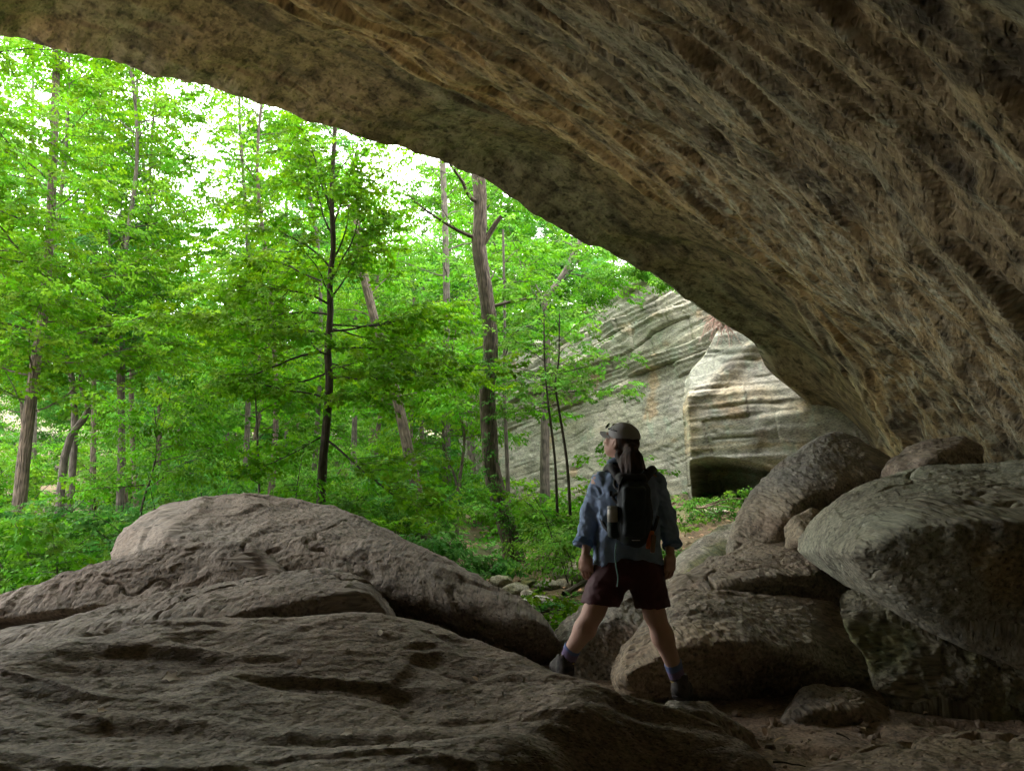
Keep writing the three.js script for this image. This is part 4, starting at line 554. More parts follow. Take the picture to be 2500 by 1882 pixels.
{ const d = 20, b = onGround(650, d); const s = thing('broken_stump', b, 'broken reddish tree stump among the bushes behind the large left boulder', 'stump'), pts = through(b, [[652, 1200, d], [651, 1150, d]]); const top2 = pts[1]; part(s, 'trunk', tube([V(0, -0.2, 0), V(0, top2.y * 0.6, 0), V(0.02, top2.y * 0.9, 0), V(0.04, top2.y, 0.01)], [0.14, 0.11, 0.1, 0.03], 12, 0.3, 5), BARK.root); }
// --- groups: bearing, distance, bearing and height of the top, trunk radius, share of height where limbs begin, limb length
const wood = [
  [596, 19, 0, -90, 0.08, 0.42, 2.0, 'mid', 'umbrella'], [345, 22, 0, -70, 0.09, 0.4, 2.3, 'mid', 'umbrella'], [760, 23, 0, 40, 0.09, 0.45, 2.2, 'cool', 'umbrella'],
  [300, 18, 0, 30, 0.09, 0.3, 2.5, 'bright'], [385, 21, 0, 150, 0.08, 0.35, 1.3, 'mid'], [170, 19.5, 0, 60, 0.1, 0.3, 2.6, 'mid'],
  [-120, 22, -0.2, 40, 0.11, 0.25, 2.8, 'mid'], [230, 24, 0.1, 250, 0.10, 0.3, 2.6, 'cool'], [320, 19, 0, 110, 0.09, 0.3, 1.7, 'bright'], [80, 30, 0, 110, 0.13, 0.3, 3.6, 'mid'], 
  [440, 28, 0, 770, 0.09, 0.25, 2.6, 'cool'], [560, 36, 0, 760, 0.11, 0.25, 3.2, 'pale'], [620, 22, 0, 600, 0.09, 0.3, 2.2, 'mid'], [700, 30, 0, 330, 0.12, 0.3, 3.0, 'mid'], [650, 17, 0, 140, 0.08, 0.35, 1.7, 'bright'],
  [864, 28, 0, 480, 0.12, 0.4, 2.6, 'mid'], [927, 25, 0, 640, 0.10, 0.4, 2.2, 'bright'], [900, 38, 0, 520, 0.14, 0.35, 3.0, 'pale'], [1030, 30, 0, 640, 0.11, 0.35, 2.4, 'cool'], [1162, 26, 0, 330, 0.14, 0.4, 2.6, 'mid'], [1100, 40, 0, 420, 0.14, 0.35, 3.4, 'pale'],
  [1010, 22, 0, 700, 0.10, 0.4, 1.8, 'mid'], [1114, 19, 0, 800, 0.05, 0.45, 1.4, 'mid'], [1102, 19.4, 0, 860, 0.045, 0.45, 1.3, 'bright'], [1250, 32, 0, 400, 0.13, 0.35, 3.0, 'mid'], [1330, 30, 0, 480, 0.12, 0.35, 2.8, 'cool'], [1420, 31, 0, 540, 0.12, 0.4, 2.6, 'mid'], [1500, 33, 0, 520, 0.10, 0.45, 2.2, 'pale'],
  [760, 44, 0, 560, 0.15, 0.25, 4.2, 'pale'], [480, 50, 0, 800, 0.14, 0.2, 4.2, 'pale'], [380, 46, 0, 600, 0.15, 0.2, 4.0, 'cool'], [-60, 44, 0, 300, 0.16, 0.25, 4.4, 'cool'], [620, 58, 0, 760, 0.16, 0.2, 4.8, 'pale'], [900, 56, 0, 660, 0.16, 0.2, 4.8, 'pale'], [1180, 52, 0, 560, 0.16, 0.25, 4.6, 'pale'], [1010, 48, 0, 640, 0.14, 0.25, 4, 'cool'],
  [-200, 36, 0, 600, 0.1, 0.06, 4, 'mid'], [60, 38, 0, 760, 0.1, 0.05, 3.6, 'cool'], [260, 42, 0, 820, 0.1, 0.05, 4, 'pale'], [420, 38, 0, 930, 0.09, 0.05, 3.6, 'mid'], [560, 44, 0, 900, 0.1, 0.05, 4, 'cool'], [720, 38, 0, 840, 0.1, 0.05, 3.8, 'pale'], [840, 46, 0, 820, 0.1, 0.05, 4.2, 'mid'], [980, 40, 0, 860, 0.1, 0.05, 3.8, 'pale'], [1090, 34, 0, 880, 0.1, 0.05, 3.2, 'cool'], [1200, 38, 0, 820, 0.1, 0.05, 3.6, 'mid'], [-80, 60, 0, 700, 0.1, 0.05, 5, 'cool'], [140, 64, 0, 780, 0.1, 0.05, 5, 'mid'], [340, 66, 0, 850, 0.1, 0.05, 5, 'cool'], [520, 62, 0, 900, 0.1, 0.05, 5, 'pale'], [700, 66, 0, 860, 0.1, 0.05, 5, 'mid'], [880, 64, 0, 840, 0.1, 0.05, 5, 'cool'], [1060, 62, 0, 820, 0.1, 0.05, 5, 'pale'], [1260, 58, 0, 780, 0.1, 0.05, 5, 'mid'], [-300, 50, 0, 700, 0.1, 0.05, 5, 'pale'], [1400, 46, 0, 640, 0.1, 0.05, 4, 'mid'],
];
const landmarks = [[60, 'the thick trunk at the left edge'], [214, 'the crooked thin tree'], [372, 'the beech sapling'], [632, 'the straight pale sapling'], [800, 'the slender dark maple'], [985, 'the leaning brown trunk'], [1090, 'the straight pale-trunked tree'], [1200, 'the thick oak trunk'], [1332, 'the forked tree by the cliff']];
const hueWord = { bright: 'bright green', mid: 'leaf-green', cool: 'blue-green', pale: 'pale green' }, labelled = new Map();
function woodLabel(px, d, hue, low, what) {
  const [lx, ln] = landmarks.reduce((a, b) => Math.abs(b[0] - px) < Math.abs(a[0] - px) ? b : a), side = px < lx - 25 ? 'left of ' : px > lx + 25 ? 'right of ' : 'straight behind ';
  const l = (d > 54 ? 'farthest ' : d > 34 ? 'distant ' : d > 24 ? 'background ' : d > 16 ? 'mid-distance ' : 'nearest ') + hueWord[hue] + (what ? ' ' + what + ' ' : low ? ' low-branched tree ' : ' tall tree ') + side + ln, k = (labelled.get(l) || 0) + 1; labelled.set(l, k); if (what) return l;
  return k > 1 ? l + ', the ' + ['', '', 'second', 'third', 'fourth'][k] + ' such' : l;
}
wood.forEach(([px, d, lean, topPy, r0, from, len, hue, form], i) => {
  const b = onGround(px, d), T = P(px + lean * 200, topPy, d).sub(b), r = rng(500 + i), far = d > 40;
  const bend = k => V(T.x * k + (r() - 0.5) * 0.5, T.y * k, (r() - 0.5) * 0.6);
  tree(far ? 'distant_tree' : 'forest_tree', b, { seed: 600 + i, bark: r() < 0.5 ? 'grey' : 'oak', r0, r1: r0 * 0.3, trunk: [bend(0.25), bend(0.5), bend(0.75), V(T.x, T.y, 0)], rings: 18, sides: 8, far: d > 34, hue, leaf: r() < 0.5 ? 'maple' : 'ovate', size: far ? 2.2 : d > 26 ? 1.5 : 1.15, gap: far ? 0.5 : d > 26 ? 0.32 : 0.19, twigGap: far ? 0.4 : 0.26, auto: { n: Math.round(12 + T.y * 1.5), from, to: 0.98, len, shape: form || (d < 24 ? 'top' : '') } },
    woodLabel(px, d, hue, from < 0.1), 'tree', far ? 'distant trees closing off the wood' : 'trees in the middle of the wood');
});

// --- shrubs and low plants
function shrub(name, base, o, label, group, category) {
  const r = rng(o.seed), t = thing(name, base, label, category || 'shrub', group), fol = new Foliage(o.leaf || 'maple', o.size || 0.8, null, o.seed + 3);
  for (let i = 0; i < o.stems; i++) {
    const az = i * 2.4 + r(), len = o.h * (0.65 + 0.45 * r()), n = Math.max(4, Math.round(len / 0.2)), pts = bough(V((r() - 0.5) * 0.2 * o.w, -0.08, (r() - 0.5) * 0.2 * o.w), az, 1.35 - 0.7 * r() * o.w / o.h, len, n, -0.5, 0.35, r), geos = [tube(pts, taper(n, 0.006 + len * 0.005, 0.003), 5)];
    const nt = Math.round(o.twigs * (0.7 + 0.6 * r()));
    for (let k = 0; k < nt; k++) { const v = 0.25 + 0.75 * r(), j = Math.min(n - 2, Math.floor(v * (n - 1))), p = pts[j].clone().lerp(pts[j + 1], v * (n - 1) - j), tl = o.w * (0.3 + 0.35 * r()), tn = Math.max(3, Math.round(tl / 0.18)), tp = bough(p, r() * 6.28, 0.2 * r(), tl, tn, -0.2, 0.5, r); geos.push(tube(tp, taper(tn, 0.005, 0.002), 3)); fol.spray(tp, 0, o.gap || 0.15, r, 0.1); }
    fol.spray(pts.slice(Math.floor(n * 0.5)), 0, 0.15, r, 0.1); part(t, 'stem', mergeGeometries(geos), BARK.twig);
  }
  leafTotal += fol.count; fol.into(t, LEAF[o.hue || 'mid'], 'leaves'); return t;
}
[['low bright maple sapling in the gap left of the hiker\'s shorts', 1338, 8.8, 0.62, 0.7, 5, 8, 'bright', 'maple', 0.66], ['wide pale-leaved shrub in front of the cliff, left of the hiker\'s back', 1400, 12.5, 1.6, 1.15, 6, 8, 'pale', 'ovate', 0.8], ['blue-green bush on the bank right of the hiker\'s waist', 1700, 11.2, 0.75, 1.0, 7, 8, 'cool', 'ovate', 0.62],
  ['little seedling on the left lip of the dark hollow', 1692, 15.5, 1.0, 0.6, 3, 6, 'pale', 'ovate', 0.8], ['little seedling in front of the dark hollow', 1735, 15.3, 0.55, 0.5, 3, 5, 'cool', 'ovate', 0.8], ['flat leafy seedling right of the dark hollow', 1830, 14.4, 0.35, 0.7, 3, 6, 'pale', 'long', 0.7], ['broad-leaved bluish shrub at the foot of the thick oak', 1160, 13.4, 0.55, 0.8, 5, 7, 'cool', 'long', 0.8], ['broad-leaved bluish shrub left of the oak\'s foot', 1060, 14.4, 0.8, 0.9, 5, 8, 'cool', 'long', 0.85]
].forEach(([label, px, d, h, w, stems, twigs, hue, leaf, size], i) => shrub('shrub', onGround(px, d), { seed: 70 + i, h, w, stems, twigs, hue, leaf, size }, label));
{ const r = rng(77), spots = []; for (let i = 0; i < 80; i++) { const d = 10.5 + 24 * Math.pow(r(), 1.1), px = -150 + 1480 * r(); if ((px > 830 && d < 15.5) || (px > 1050 && d < 18)) continue; spots.push([px, d]); } for (const s of [[120, 10.2], [60, 11], [200, 11.5], [250, 10.6], [420, 11.8], [480, 13], [560, 12.4], [680, 13.2], [20, 10], [330, 12.6], [900, 15.5], [980, 16.6], [860, 15], [740, 14.2], [1410, 15], [1455, 13.8], [1280, 19]]) spots.push(s);
  spots.forEach(([px, d], i) => { const k = r(), hue = ['bright', 'mid', 'mid', 'cool', 'pale'][Math.floor(r() * 5)]; shrub('understory_shrub', onGround(px, d), { seed: 200 + i, h: (1.0 + 1.5 * k) * (d > 20 ? 1.4 : 1), w: 0.9 + 0.7 * r() + (d > 20 ? 0.6 : 0), stems: 5, twigs: 7 + Math.round(3 * k), gap: 0.17, hue, leaf: r() < 0.5 ? 'maple' : 'ovate', size: d > 18 ? 1.15 : 0.85 }, woodLabel(px, d, hue, false, (k > 0.6 ? 'tall ' : k > 0.25 ? '' : 'low ') + 'shrub'), 'understory shrubs in the wood'); }); }
// green carpet, leaf litter
function scatter(name, label, n, geo, mat, place, kind) { const im = new THREE.InstancedMesh(geo, mat, n), r = rng(kind); for (let i = 0; i < n; i++) { const [p, s, tilt] = place(r); QE.set((r() - 0.5) * tilt, r() * 6.28, (r() - 0.5) * tilt, 'YXZ'); Q.setFromEuler(QE); im.setMatrixAt(i, new THREE.Matrix4().compose(p, Q, V(s, s, s))); const t = 0.7 + 0.6 * r(); im.setColorAt(i, new THREE.Color().setRGB(t * (0.85 + 0.3 * r()), t, t * (0.85 + 0.3 * r()))); } top(name, im, label, null, null, 'stuff'); }
scatter('ground_cover', 'low green seedlings and ground cover on the forest floor', 5200, SPRIG.tuft[0], LEAF.cool, r => { for (;;) { const d = 9.6 + 24 * Math.pow(r(), 1.6), x = (r() - 0.55) * d * 1.35, y = groundY(x, -d); if (fbm(x * 0.7, 1, d * 0.7, 3) > (x > -1.2 && d < 15 ? 0.12 : -0.1) && !(x > 4.5 && d < 17)) return [V(x, y + 0.01, -d), 0.55 + 0.7 * r(), 0.3]; } }, 41);
const litter = new THREE.MeshStandardMaterial({ color: new THREE.Color().setRGB(0.26, 0.17, 0.10), roughness: 0.9, side: THREE.DoubleSide }); litter.name = 'dead_leaf';
scatter('leaf_litter', 'brown fallen leaves covering the forest floor', 6500, leafGeo('ovate', 0.11, new THREE.Matrix4().makeTranslation(-0.05, 0.012, 0)), litter, r => { const d = 9.2 + 16 * Math.pow(r(), 1.5), x = (r() - 0.5) * d * 1.3; return [V(x, groundY(x, -d) + 0.012, -d), 0.6 + 0.7 * r(), 0.6]; }, 42);
// ================================================================ the hiker
const smin = (a, b, k) => { const h = Math.max(k - Math.abs(a - b), 0) / k; return Math.min(a, b) - h * h * k * 0.25; };
const smax = (a, b, k) => -smin(-a, -b, k);
function cone(a, ra, b, rb) { // tapered capsule
  const bx = b.x - a.x, by = b.y - a.y, bz = b.z - a.z, L2 = bx * bx + by * by + bz * bz;
  return (x, y, z) => { const px = x - a.x, py = y - a.y, pz = z - a.z, t = clamp((px * bx + py * by + pz * bz) / L2); return Math.hypot(px - bx * t, py - by * t, pz - bz * t) - mix(ra, rb, t); };
}
function blob(c, rx, ry, rz, q) { // ellipsoid, turned by q
  const iq = (q || new THREE.Quaternion()).clone().invert(), v = V(0, 0, 0), m = Math.min(rx, ry, rz);
  return (x, y, z) => { v.set(x - c.x, y - c.y, z - c.z).applyQuaternion(iq); const k0 = Math.hypot(v.x / rx, v.y / ry, v.z / rz), k1 = Math.hypot(v.x / (rx * rx), v.y / (ry * ry), v.z / (rz * rz)); return k1 < 1e-9 ? -m : k0 * (k0 - 1) / k1; };
}
function rbox(c, hx, hy, hz, r, q) {
  const iq = (q || new THREE.Quaternion()).clone().invert(), v = V(0, 0, 0);
  return (x, y, z) => { v.set(x - c.x, y - c.y, z - c.z).applyQuaternion(iq); const dx = Math.abs(v.x) - hx + r, dy = Math.abs(v.y) - hy + r, dz = Math.abs(v.z) - hz + r; return Math.hypot(Math.max(dx, 0), Math.max(dy, 0), Math.max(dz, 0)) + Math.min(0, Math.max(dx, dy, dz)) - r; };
}
const join = (list, k) => (x, y, z) => { let d = list[0](x, y, z); for (let i = 1; i < list.length; i++) d = smin(d, list[i](x, y, z), k); return d; };
const cloth = (r, g, b, rough = 0.9) => { const m = new THREE.MeshStandardMaterial({ color: new THREE.Color().setRGB(r, g, b), roughness: rough }); m.name = 'cloth'; return m; };
const vcloth = (rough = 0.9) => { const m = new THREE.MeshStandardMaterial({ vertexColors: true, roughness: rough }); m.name = 'cloth'; return m; };
function paint(g, fn) { const p = g.attributes.position, c = new Float32Array(p.count * 3); for (let i = 0; i < p.count; i++) { const k = fn(p.getX(i), p.getY(i), p.getZ(i)); c[i * 3] = k[0]; c[i * 3 + 1] = k[1]; c[i * 3 + 2] = k[2]; } g.setAttribute('color', new THREE.BufferAttribute(c, 3)); return g; }
const boxOf = (pts, m) => { const b = new THREE.Box3().setFromPoints(pts); b.expandByScalar(m); return b; };
let J0; const nets = (f, pts, m, cell) => { const b = boxOf(pts, m); return surfaceNets(f, b.min, b.max, cell); };
{
  const DD = 4.72, J = {
    head: P(1517, 1077, 4.70), neck: P(1519, 1128, 4.72), chest: P(1533, 1200, 4.70), waist: P(1534, 1310, 4.70), pelvis: P(1533, 1372, 4.70),
    shL: P(1468, 1176, 4.72), shR: P(1600, 1178, 4.72), elL: P(1443, 1258, 4.77), elR: P(1624, 1260, 4.77), wrL: P(1430, 1352, 4.66), wrR: P(1637, 1352, 4.66),
    hipL: P(1497, 1388, 4.70), hipR: P(1572, 1390, 4.70), knL: P(1450, 1492, 4.64), knR: P(1598, 1497, 4.64), anL: P(1380, 1612, 4.74), anR: P(1659, 1660, 4.72) };
  J0 = J; const at = P(1525, 1690, DD), hiker = thing('person', at, 'hiker seen from behind in blue shirt and maroon shorts, legs apart, looking up left', 'person');
  const local = g => g.translate(-at.x, -at.y, -at.z);
  // which way the head looks: up and to the left
  const look = V(-0.70, 0.32, -0.64).normalize(), side = V(0, 1, 0).cross(look).normalize(), upH = look.clone().cross(side), hq = new THREE.Quaternion().setFromRotationMatrix(new THREE.Matrix4().makeBasis(side, upH, look));
  const hp = (s, u, f) => J.head.clone().addScaledVector(side, s).addScaledVector(upH, u).addScaledVector(look, f);
  // --- body: head, neck, arms, hands, legs in one skin
  const headF = [blob(hp(0, 0.005, -0.012), 0.073, 0.098, 0.092, hq), blob(hp(0, -0.045, 0.028), 0.055, 0.065, 0.06, hq), blob(hp(0, -0.088, 0.062), 0.026, 0.022, 0.024, hq), cone(hp(0, -0.01, 0.084), 0.011, hp(0, -0.038, 0.106), 0.0135), cone(hp(-0.022, -0.064, 0.078), 0.010, hp(0.022, -0.064, 0.078), 0.010), blob(hp(-0.032, -0.02, 0.062), 0.03, 0.024, 0.024, hq), blob(hp(0.032, -0.02, 0.062), 0.03, 0.024, 0.024, hq), blob(hp(-0.03, 0.022, 0.072), 0.03, 0.012, 0.014, hq), blob(hp(0.03, 0.022, 0.072), 0.03, 0.012, 0.014, hq)];
  const ears = [1, -1].map(s => { const o = blob(hp(s * 0.076, -0.02, -0.012), 0.009, 0.032, 0.019, hq), i = blob(hp(s * 0.086, -0.016, -0.008), 0.008, 0.02, 0.011, hq); return (x, y, z) => smax(o(x, y, z), -i(x, y, z), 0.006); });
  const eyes = [1, -1].map(s => blob(hp(s * 0.031, 0.004, 0.084), 0.016, 0.008, 0.008, hq));
  const headAll = join(headF, 0.022), earAll = join(ears, 0.004), eyeAll = join(eyes, 0.001);
  const headSDF = (x, y, z) => smin(smax(headAll(x, y, z), -eyeAll(x, y, z), 0.006), earAll(x, y, z), 0.008);
  function handSDF(wr, dir, palmN, thumbSide, curl) { // palm, four fingers of unequal length, thumb leaving the side of the palm
    const d = dir.clone().normalize(), n = palmN.clone().addScaledVector(d, -palmN.dot(d)).normalize(), s = d.clone().cross(n).multiplyScalar(thumbSide), o = (a, b, c) => wr.clone().addScaledVector(d, a).addScaledVector(s, b).addScaledVector(n, c);
    const list = [cone(o(0.0, 0, 0), 0.024, o(0.03, 0, 0), 0.022), cone(o(0.03, 0.018, 0), 0.019, o(0.085, 0.026, 0.004), 0.0145), cone(o(0.03, 0, 0), 0.02, o(0.088, 0.006, 0.003), 0.0145), cone(o(0.03, -0.014, 0), 0.018, o(0.085, -0.014, 0.003), 0.0135), cone(o(0.028, -0.026, 0), 0.016, o(0.078, -0.032, 0.004), 0.0125)];
    const palm = join(list, 0.018), fl = [[0.028, 0.040, 0.028, 0.022, 0.0088], [0.007, 0.046, 0.032, 0.024, 0.009], [-0.015, 0.042, 0.030, 0.023, 0.0086], [-0.034, 0.032, 0.022, 0.019, 0.0078]], fingers = [];
    fl.forEach(([b, l1, l2, l3, r], i) => { let p = o(0.086 - (i === 3 ? 0.008 : 0), b, 0.004), a = curl + i * 0.06; for (const [l, k] of [[l1, 1], [l2, 0.93], [l3, 0.85]]) { const q = p.clone().addScaledVector(d, Math.cos(a) * l).addScaledVector(n, Math.sin(a) * l); fingers.push(cone(p, r * k * 1.06, q, r * k)); p = q; a += curl + 0.12; } });
    const t0 = o(0.022, 0.02, 0.006), t1 = o(0.055, 0.046, 0.016), t2 = o(0.088, 0.052, 0.024), t3 = o(0.11, 0.050, 0.034); fingers.push(cone(t0, 0.016, t1, 0.0115), cone(t1, 0.0112, t2, 0.0102), cone(t2, 0.0102, t3, 0.0085));
    return (x, y, z) => { let m = 1e9; for (const g of fingers) m = Math.min(m, g(x, y, z)); return smin(palm(x, y, z), m, 0.007); };
  }
  const hL = handSDF(J.wrL, V(0.02, -1, -0.10), V(0.55, 0.1, -0.8), -1, 0.28), hR = handSDF(J.wrR, V(0.0, -1, -0.06), V(-0.55, 0.1, -0.8), 1, 0.34);
  const calfL = J.knL.clone().lerp(J.anL, 0.34).add(V(0.004, 0, 0.018)), calfR = J.knR.clone().lerp(J.anR, 0.34).add(V(-0.004, 0, 0.018));
  const limbs = [cone(J.hipL, 0.088, J.knL, 0.06), cone(J.hipR, 0.088, J.knR, 0.06), cone(J.knL, 0.056, calfL, 0.059), cone(J.knR, 0.056, calfR, 0.059), cone(calfL, 0.059, J.anL, 0.035), cone(calfR, 0.059, J.anR, 0.035), cone(J.elL, 0.041, J.wrL, 0.025), cone(J.elR, 0.041, J.wrR, 0.025), cone(J.shL, 0.05, J.elL, 0.042), cone(J.shR, 0.05, J.elR, 0.042), cone(J.neck.clone().add(V(0, -0.06, 0)), 0.062, hp(0, -0.05, -0.02), 0.05), cone(J.shL, 0.05, J.shR, 0.05), cone(J.chest, 0.12, J.pelvis, 0.11)];
  const bodyF = join(limbs, 0.035), P0 = Object.values(J);
  const skinC = (x, y, z) => { const n = fbm(x * 14, y * 14, z * 14, 3); return [0.58 + 0.07 * n, 0.36 + 0.04 * n, 0.275 + 0.04 * n]; };
  const skin = vcloth(0.6); skin.name = 'skin';
  const bodyGeo = mergeGeometries([nets((x, y, z) => Math.max(bodyF(x, y, z), y - J.neck.y - 0.055), P0, 0.13, 0.009), nets((x, y, z) => smin(headSDF(x, y, z), cone(J.neck, 0.055, hp(0, -0.04, -0.02), 0.05)(x, y, z), 0.02), [J.head], 0.15, 0.0042), nets(hL, [J.wrL, J.wrL.clone().add(V(0, -0.2, -0.06))], 0.08, 0.0032), nets(hR, [J.wrR, J.wrR.clone().add(V(0, -0.2, -0.06))], 0.08, 0.0032)]);
  part(hiker, 'body', local(paint(bodyGeo, skinC)), skin);
  // --- shirt
  const W = [[P(0, 1130, DD).y, 0.075], [P(0, 1150, DD).y, 0.115], [P(0, 1175, DD).y, 0.155], [P(0, 1215, DD).y, 0.170], [P(0, 1280, DD).y, 0.166], [P(0, 1330, DD).y, 0.180], [P(0, 1375, DD).y, 0.190]].reverse();
  const hemY = x => P(0, 1362, DD).y + 0.016 * Math.cos((x - J.waist.x) * 17) - 0.010, cx = y => mix(J.pelvis.x, J.chest.x, clamp((y - J.pelvis.y) / (J.chest.y - J.pelvis.y)));
  const torso = (x, y, z) => { const w = interp(W, y), dp = w * 0.62 + 0.012, dx = (x - cx(y)) / w, dz = (z - J.chest.z) / dp, q = Math.pow(Math.abs(dx), 2.5) + Math.pow(Math.abs(dz), 2.5); return (Math.pow(q, 1 / 2.5) - 1) * dp; };
  const sleeves = join([cone(J.shL, 0.056, J.elL, 0.054), cone(J.elL, 0.053, P(1425, 1326, 4.70), 0.049), cone(J.shR, 0.056, J.elR, 0.054), cone(J.elR, 0.053, P(1640, 1328, 4.70), 0.049)], 0.03);
  const cutL = P(1424, 1325, 4.70), cutR = P(1641, 1328, 4.70);
  const shirtSDF = (x, y, z) => {
    let t = smax(torso(x, y, z), y - P(0, 1142, DD).y, 0.05); t = smax(t, hemY(x) - y, 0.008); const s = Math.max(sleeves(x, y, z), (x < J.chest.x ? cutL.y : cutR.y) - 0.004 - y);
    const d = smin(t, s, 0.028), sl = smooth(0.12, 0.17, Math.abs(x - J.chest.x));
    return d - 0.011 * noise(x * 13 + y * 7, y * 9 - x * 9, z * 10) - 0.010 * (1 - Math.abs(noise(x * 24 + y * 20, y * 14 - x * 12, z * 18 + 3))) * (0.5 + 0.7 * sl) + 0.003 - 0.006 * noise(x * 11, 3.3, z * 10) * smooth(J.waist.y, J.waist.y - 0.13, y);
  };
  const chambray = (x, y, z) => { const n = 1 + 0.10 * noise(x * 60, y * 60, z * 60) + 0.1 * fbm(x * 9, y * 9, z * 9, 3); return [0.25 * n, 0.345 * n, 0.52 * n]; };
  const shirt = part(hiker, 'shirt', local(paint(nets(shirtSDF, [J.shL, J.shR, cutL, cutR, P(1533, 1380, DD), P(1533, 1125, DD)], 0.16, 0.0065), chambray)), vcloth(), 'faded blue long-sleeved shirt');
  for (const [c, el] of [[cutL, J.elL], [cutR, J.elR]]) { const ax = c.clone().sub(el).normalize(), a = c.clone().addScaledVector(ax, -0.018), b = c.clone().addScaledVector(ax, 0.016); const f = cone(a, 0.055, b, 0.061), inn = cone(a, 0.045, b.clone().addScaledVector(ax, 0.05), 0.054), sdf = (x, y, z) => { const t = (x - c.x) * ax.x + (y - c.y) * ax.y + (z - c.z) * ax.z; return smax(smax(f(x, y, z) - 0.004 * noise(x * 40, y * 30, z * 40), -inn(x, y, z), 0.004), Math.abs(t) - 0.02 - 0.008 * noise(x * 18, 2, z * 18), 0.006); }; part(shirt, 'cuff', local(nets(sdf, [a, b], 0.085, 0.005)), cloth(0.14, 0.23, 0.40)); }
  { const c = J.neck.clone().add(V(0, -0.008, 0.01)), g = new THREE.TorusGeometry(0.066, 0.016, 8, 24); g.rotateX(Math.PI / 2 - 0.25); g.scale(1.15, 1.3, 0.95); g.translate(c.x, c.y, c.z); part(shirt, 'collar', local(g), cloth(0.15, 0.205, 0.28)); }
  // --- shorts
  const hmL = P(1466, 1474, 4.68), hmR = P(1594, 1481, 4.68), pel = blob(J.pelvis.clone().add(V(0, -0.02, 0)), 0.178, 0.12, 0.125);
  const legs = [[J.hipL, hmL, 0.112, 0.100], [J.hipR, hmR, 0.108, 0.088]].map(([a, b, ra, rb]) => { const ax = b.clone().sub(a).normalize(), f = cone(a, ra, b.clone().addScaledVector(ax, 0.12), rb); return (x, y, z) => smax(f(x, y, z), ((x - b.x) * ax.x * 0.35 + (y - b.y) * ax.y + (z - b.z) * ax.z * 0.4), 0.006); });
  const shortsSDF = (x, y, z) => smax(smin(pel(x, y, z), Math.min(legs[0](x, y, z), legs[1](x, y, z)), 0.045), y - J.waist.y + 0.06, 0.01) - 0.007 * noise(x * 16 + y * 9, y * 12 - x * 5, z * 14 + 7) - 0.006 * (1 - Math.abs(noise(x * 20 - y * 16, y * 20 + x * 14, z * 15)));
  part(hiker, 'shorts', local(paint(nets(shortsSDF, [J.hipL, J.hipR, hmL, hmR, J.pelvis], 0.17, 0.0065), (x, y, z) => { const n = 1 + 0.2 * fbm(x * 12, y * 12, z * 12, 3); return [0.066 * n, 0.012 * n, 0.017 * n]; })), vcloth(0.7), 'maroon knee-length shorts');
  // --- cap
  const dome = blob(hp(0, 0.033, -0.012), 0.083, 0.083, 0.102, hq), inside = blob(hp(0, 0.028, -0.012), 0.0765, 0.076, 0.0955, hq), gap = blob(hp(0, 0.004, -0.112), 0.034, 0.042, 0.05, hq);
  const capSDF = (x, y, z) => { const v = V(x, y, z).sub(J.head), u = v.dot(upH), f = v.dot(look), s = v.dot(side); const d = smax(smax(dome(x, y, z), -inside(x, y, z), 0.003), -(u - 0.012 + 0.28 * f * (f < 0 ? 1 : 0.1)), 0.004); return smax(d, -gap(x, y, z), 0.004) - 0.0018 * smooth(0.012, 0, Math.abs(Math.abs(s) - 0.035 - 0.1 * u)); };
  const cap = part(hiker, 'cap', local(nets(capSDF, [J.head], 0.15, 0.0042)), cloth(0.42, 0.425, 0.43), 'grey baseball cap');
  { const pos = [], idx = [], N = 14, K = 8; for (const t of [0, 1]) for (let j = 0; j <= K; j++) for (let i = 0; i <= N; i++) { const a = (i / N - 0.5) * 2.5, k = j / K, s = Math.sin(a) * mix(0.083, 0.078, k), f = Math.cos(a) * 0.086 + 0.066 * k * Math.pow(Math.cos(a * 0.62), 0.6), u = 0.03 - 0.022 * (s / 0.08) ** 2 - 0.012 * k - t * 0.003, p = hp(s, u, f); pos.push(p.x, p.y, p.z); } const M = (N + 1) * (K + 1); for (let j = 0; j < K; j++) for (let i = 0; i < N; i++) { const p = j * (N + 1) + i; idx.push(p, p + 1, p + N + 1, p + 1, p + N + 2, p + N + 1, M + p, M + p + N + 1, M + p + 1, M + p + 1, M + p + N + 1, M + p + N + 2); } part(cap, 'bill', local(geoOf(pos, idx)), cloth(0.44, 0.445, 0.45)); }
  { const g = new THREE.SphereGeometry(0.008, 10, 8), p = hp(0, 0.124, -0.012); g.scale(1, 0.6, 1); g.translate(p.x, p.y, p.z); part(cap, 'button', local(g), cloth(0.22, 0.2, 0.19)); }
  // --- hair: under the cap, gathered into a ponytail
  const tail = [hp(0, 0.012, -0.10), P(1540, 1100, 4.58), P(1545, 1118, 4.545), P(1549, 1140, 4.535), P(1541, 1160, 4.535), P(1536, 1176, 4.54)], tr = [0.026, 0.036, 0.048, 0.046, 0.03, 0.008], tc = []; for (let i = 0; i < 5; i++) tc.push(cone(tail[i], tr[i], tail[i + 1], tr[i + 1]));
  const loose = [cone(P(1513, 1112, 4.64), 0.03, P(1517, 1140, 4.58), 0.012), cone(P(1560, 1120, 4.56), 0.02, P(1576, 1146, 4.57), 0.008), cone(P(1524, 1120, 4.56), 0.025, P(1520, 1155, 4.545), 0.008)];
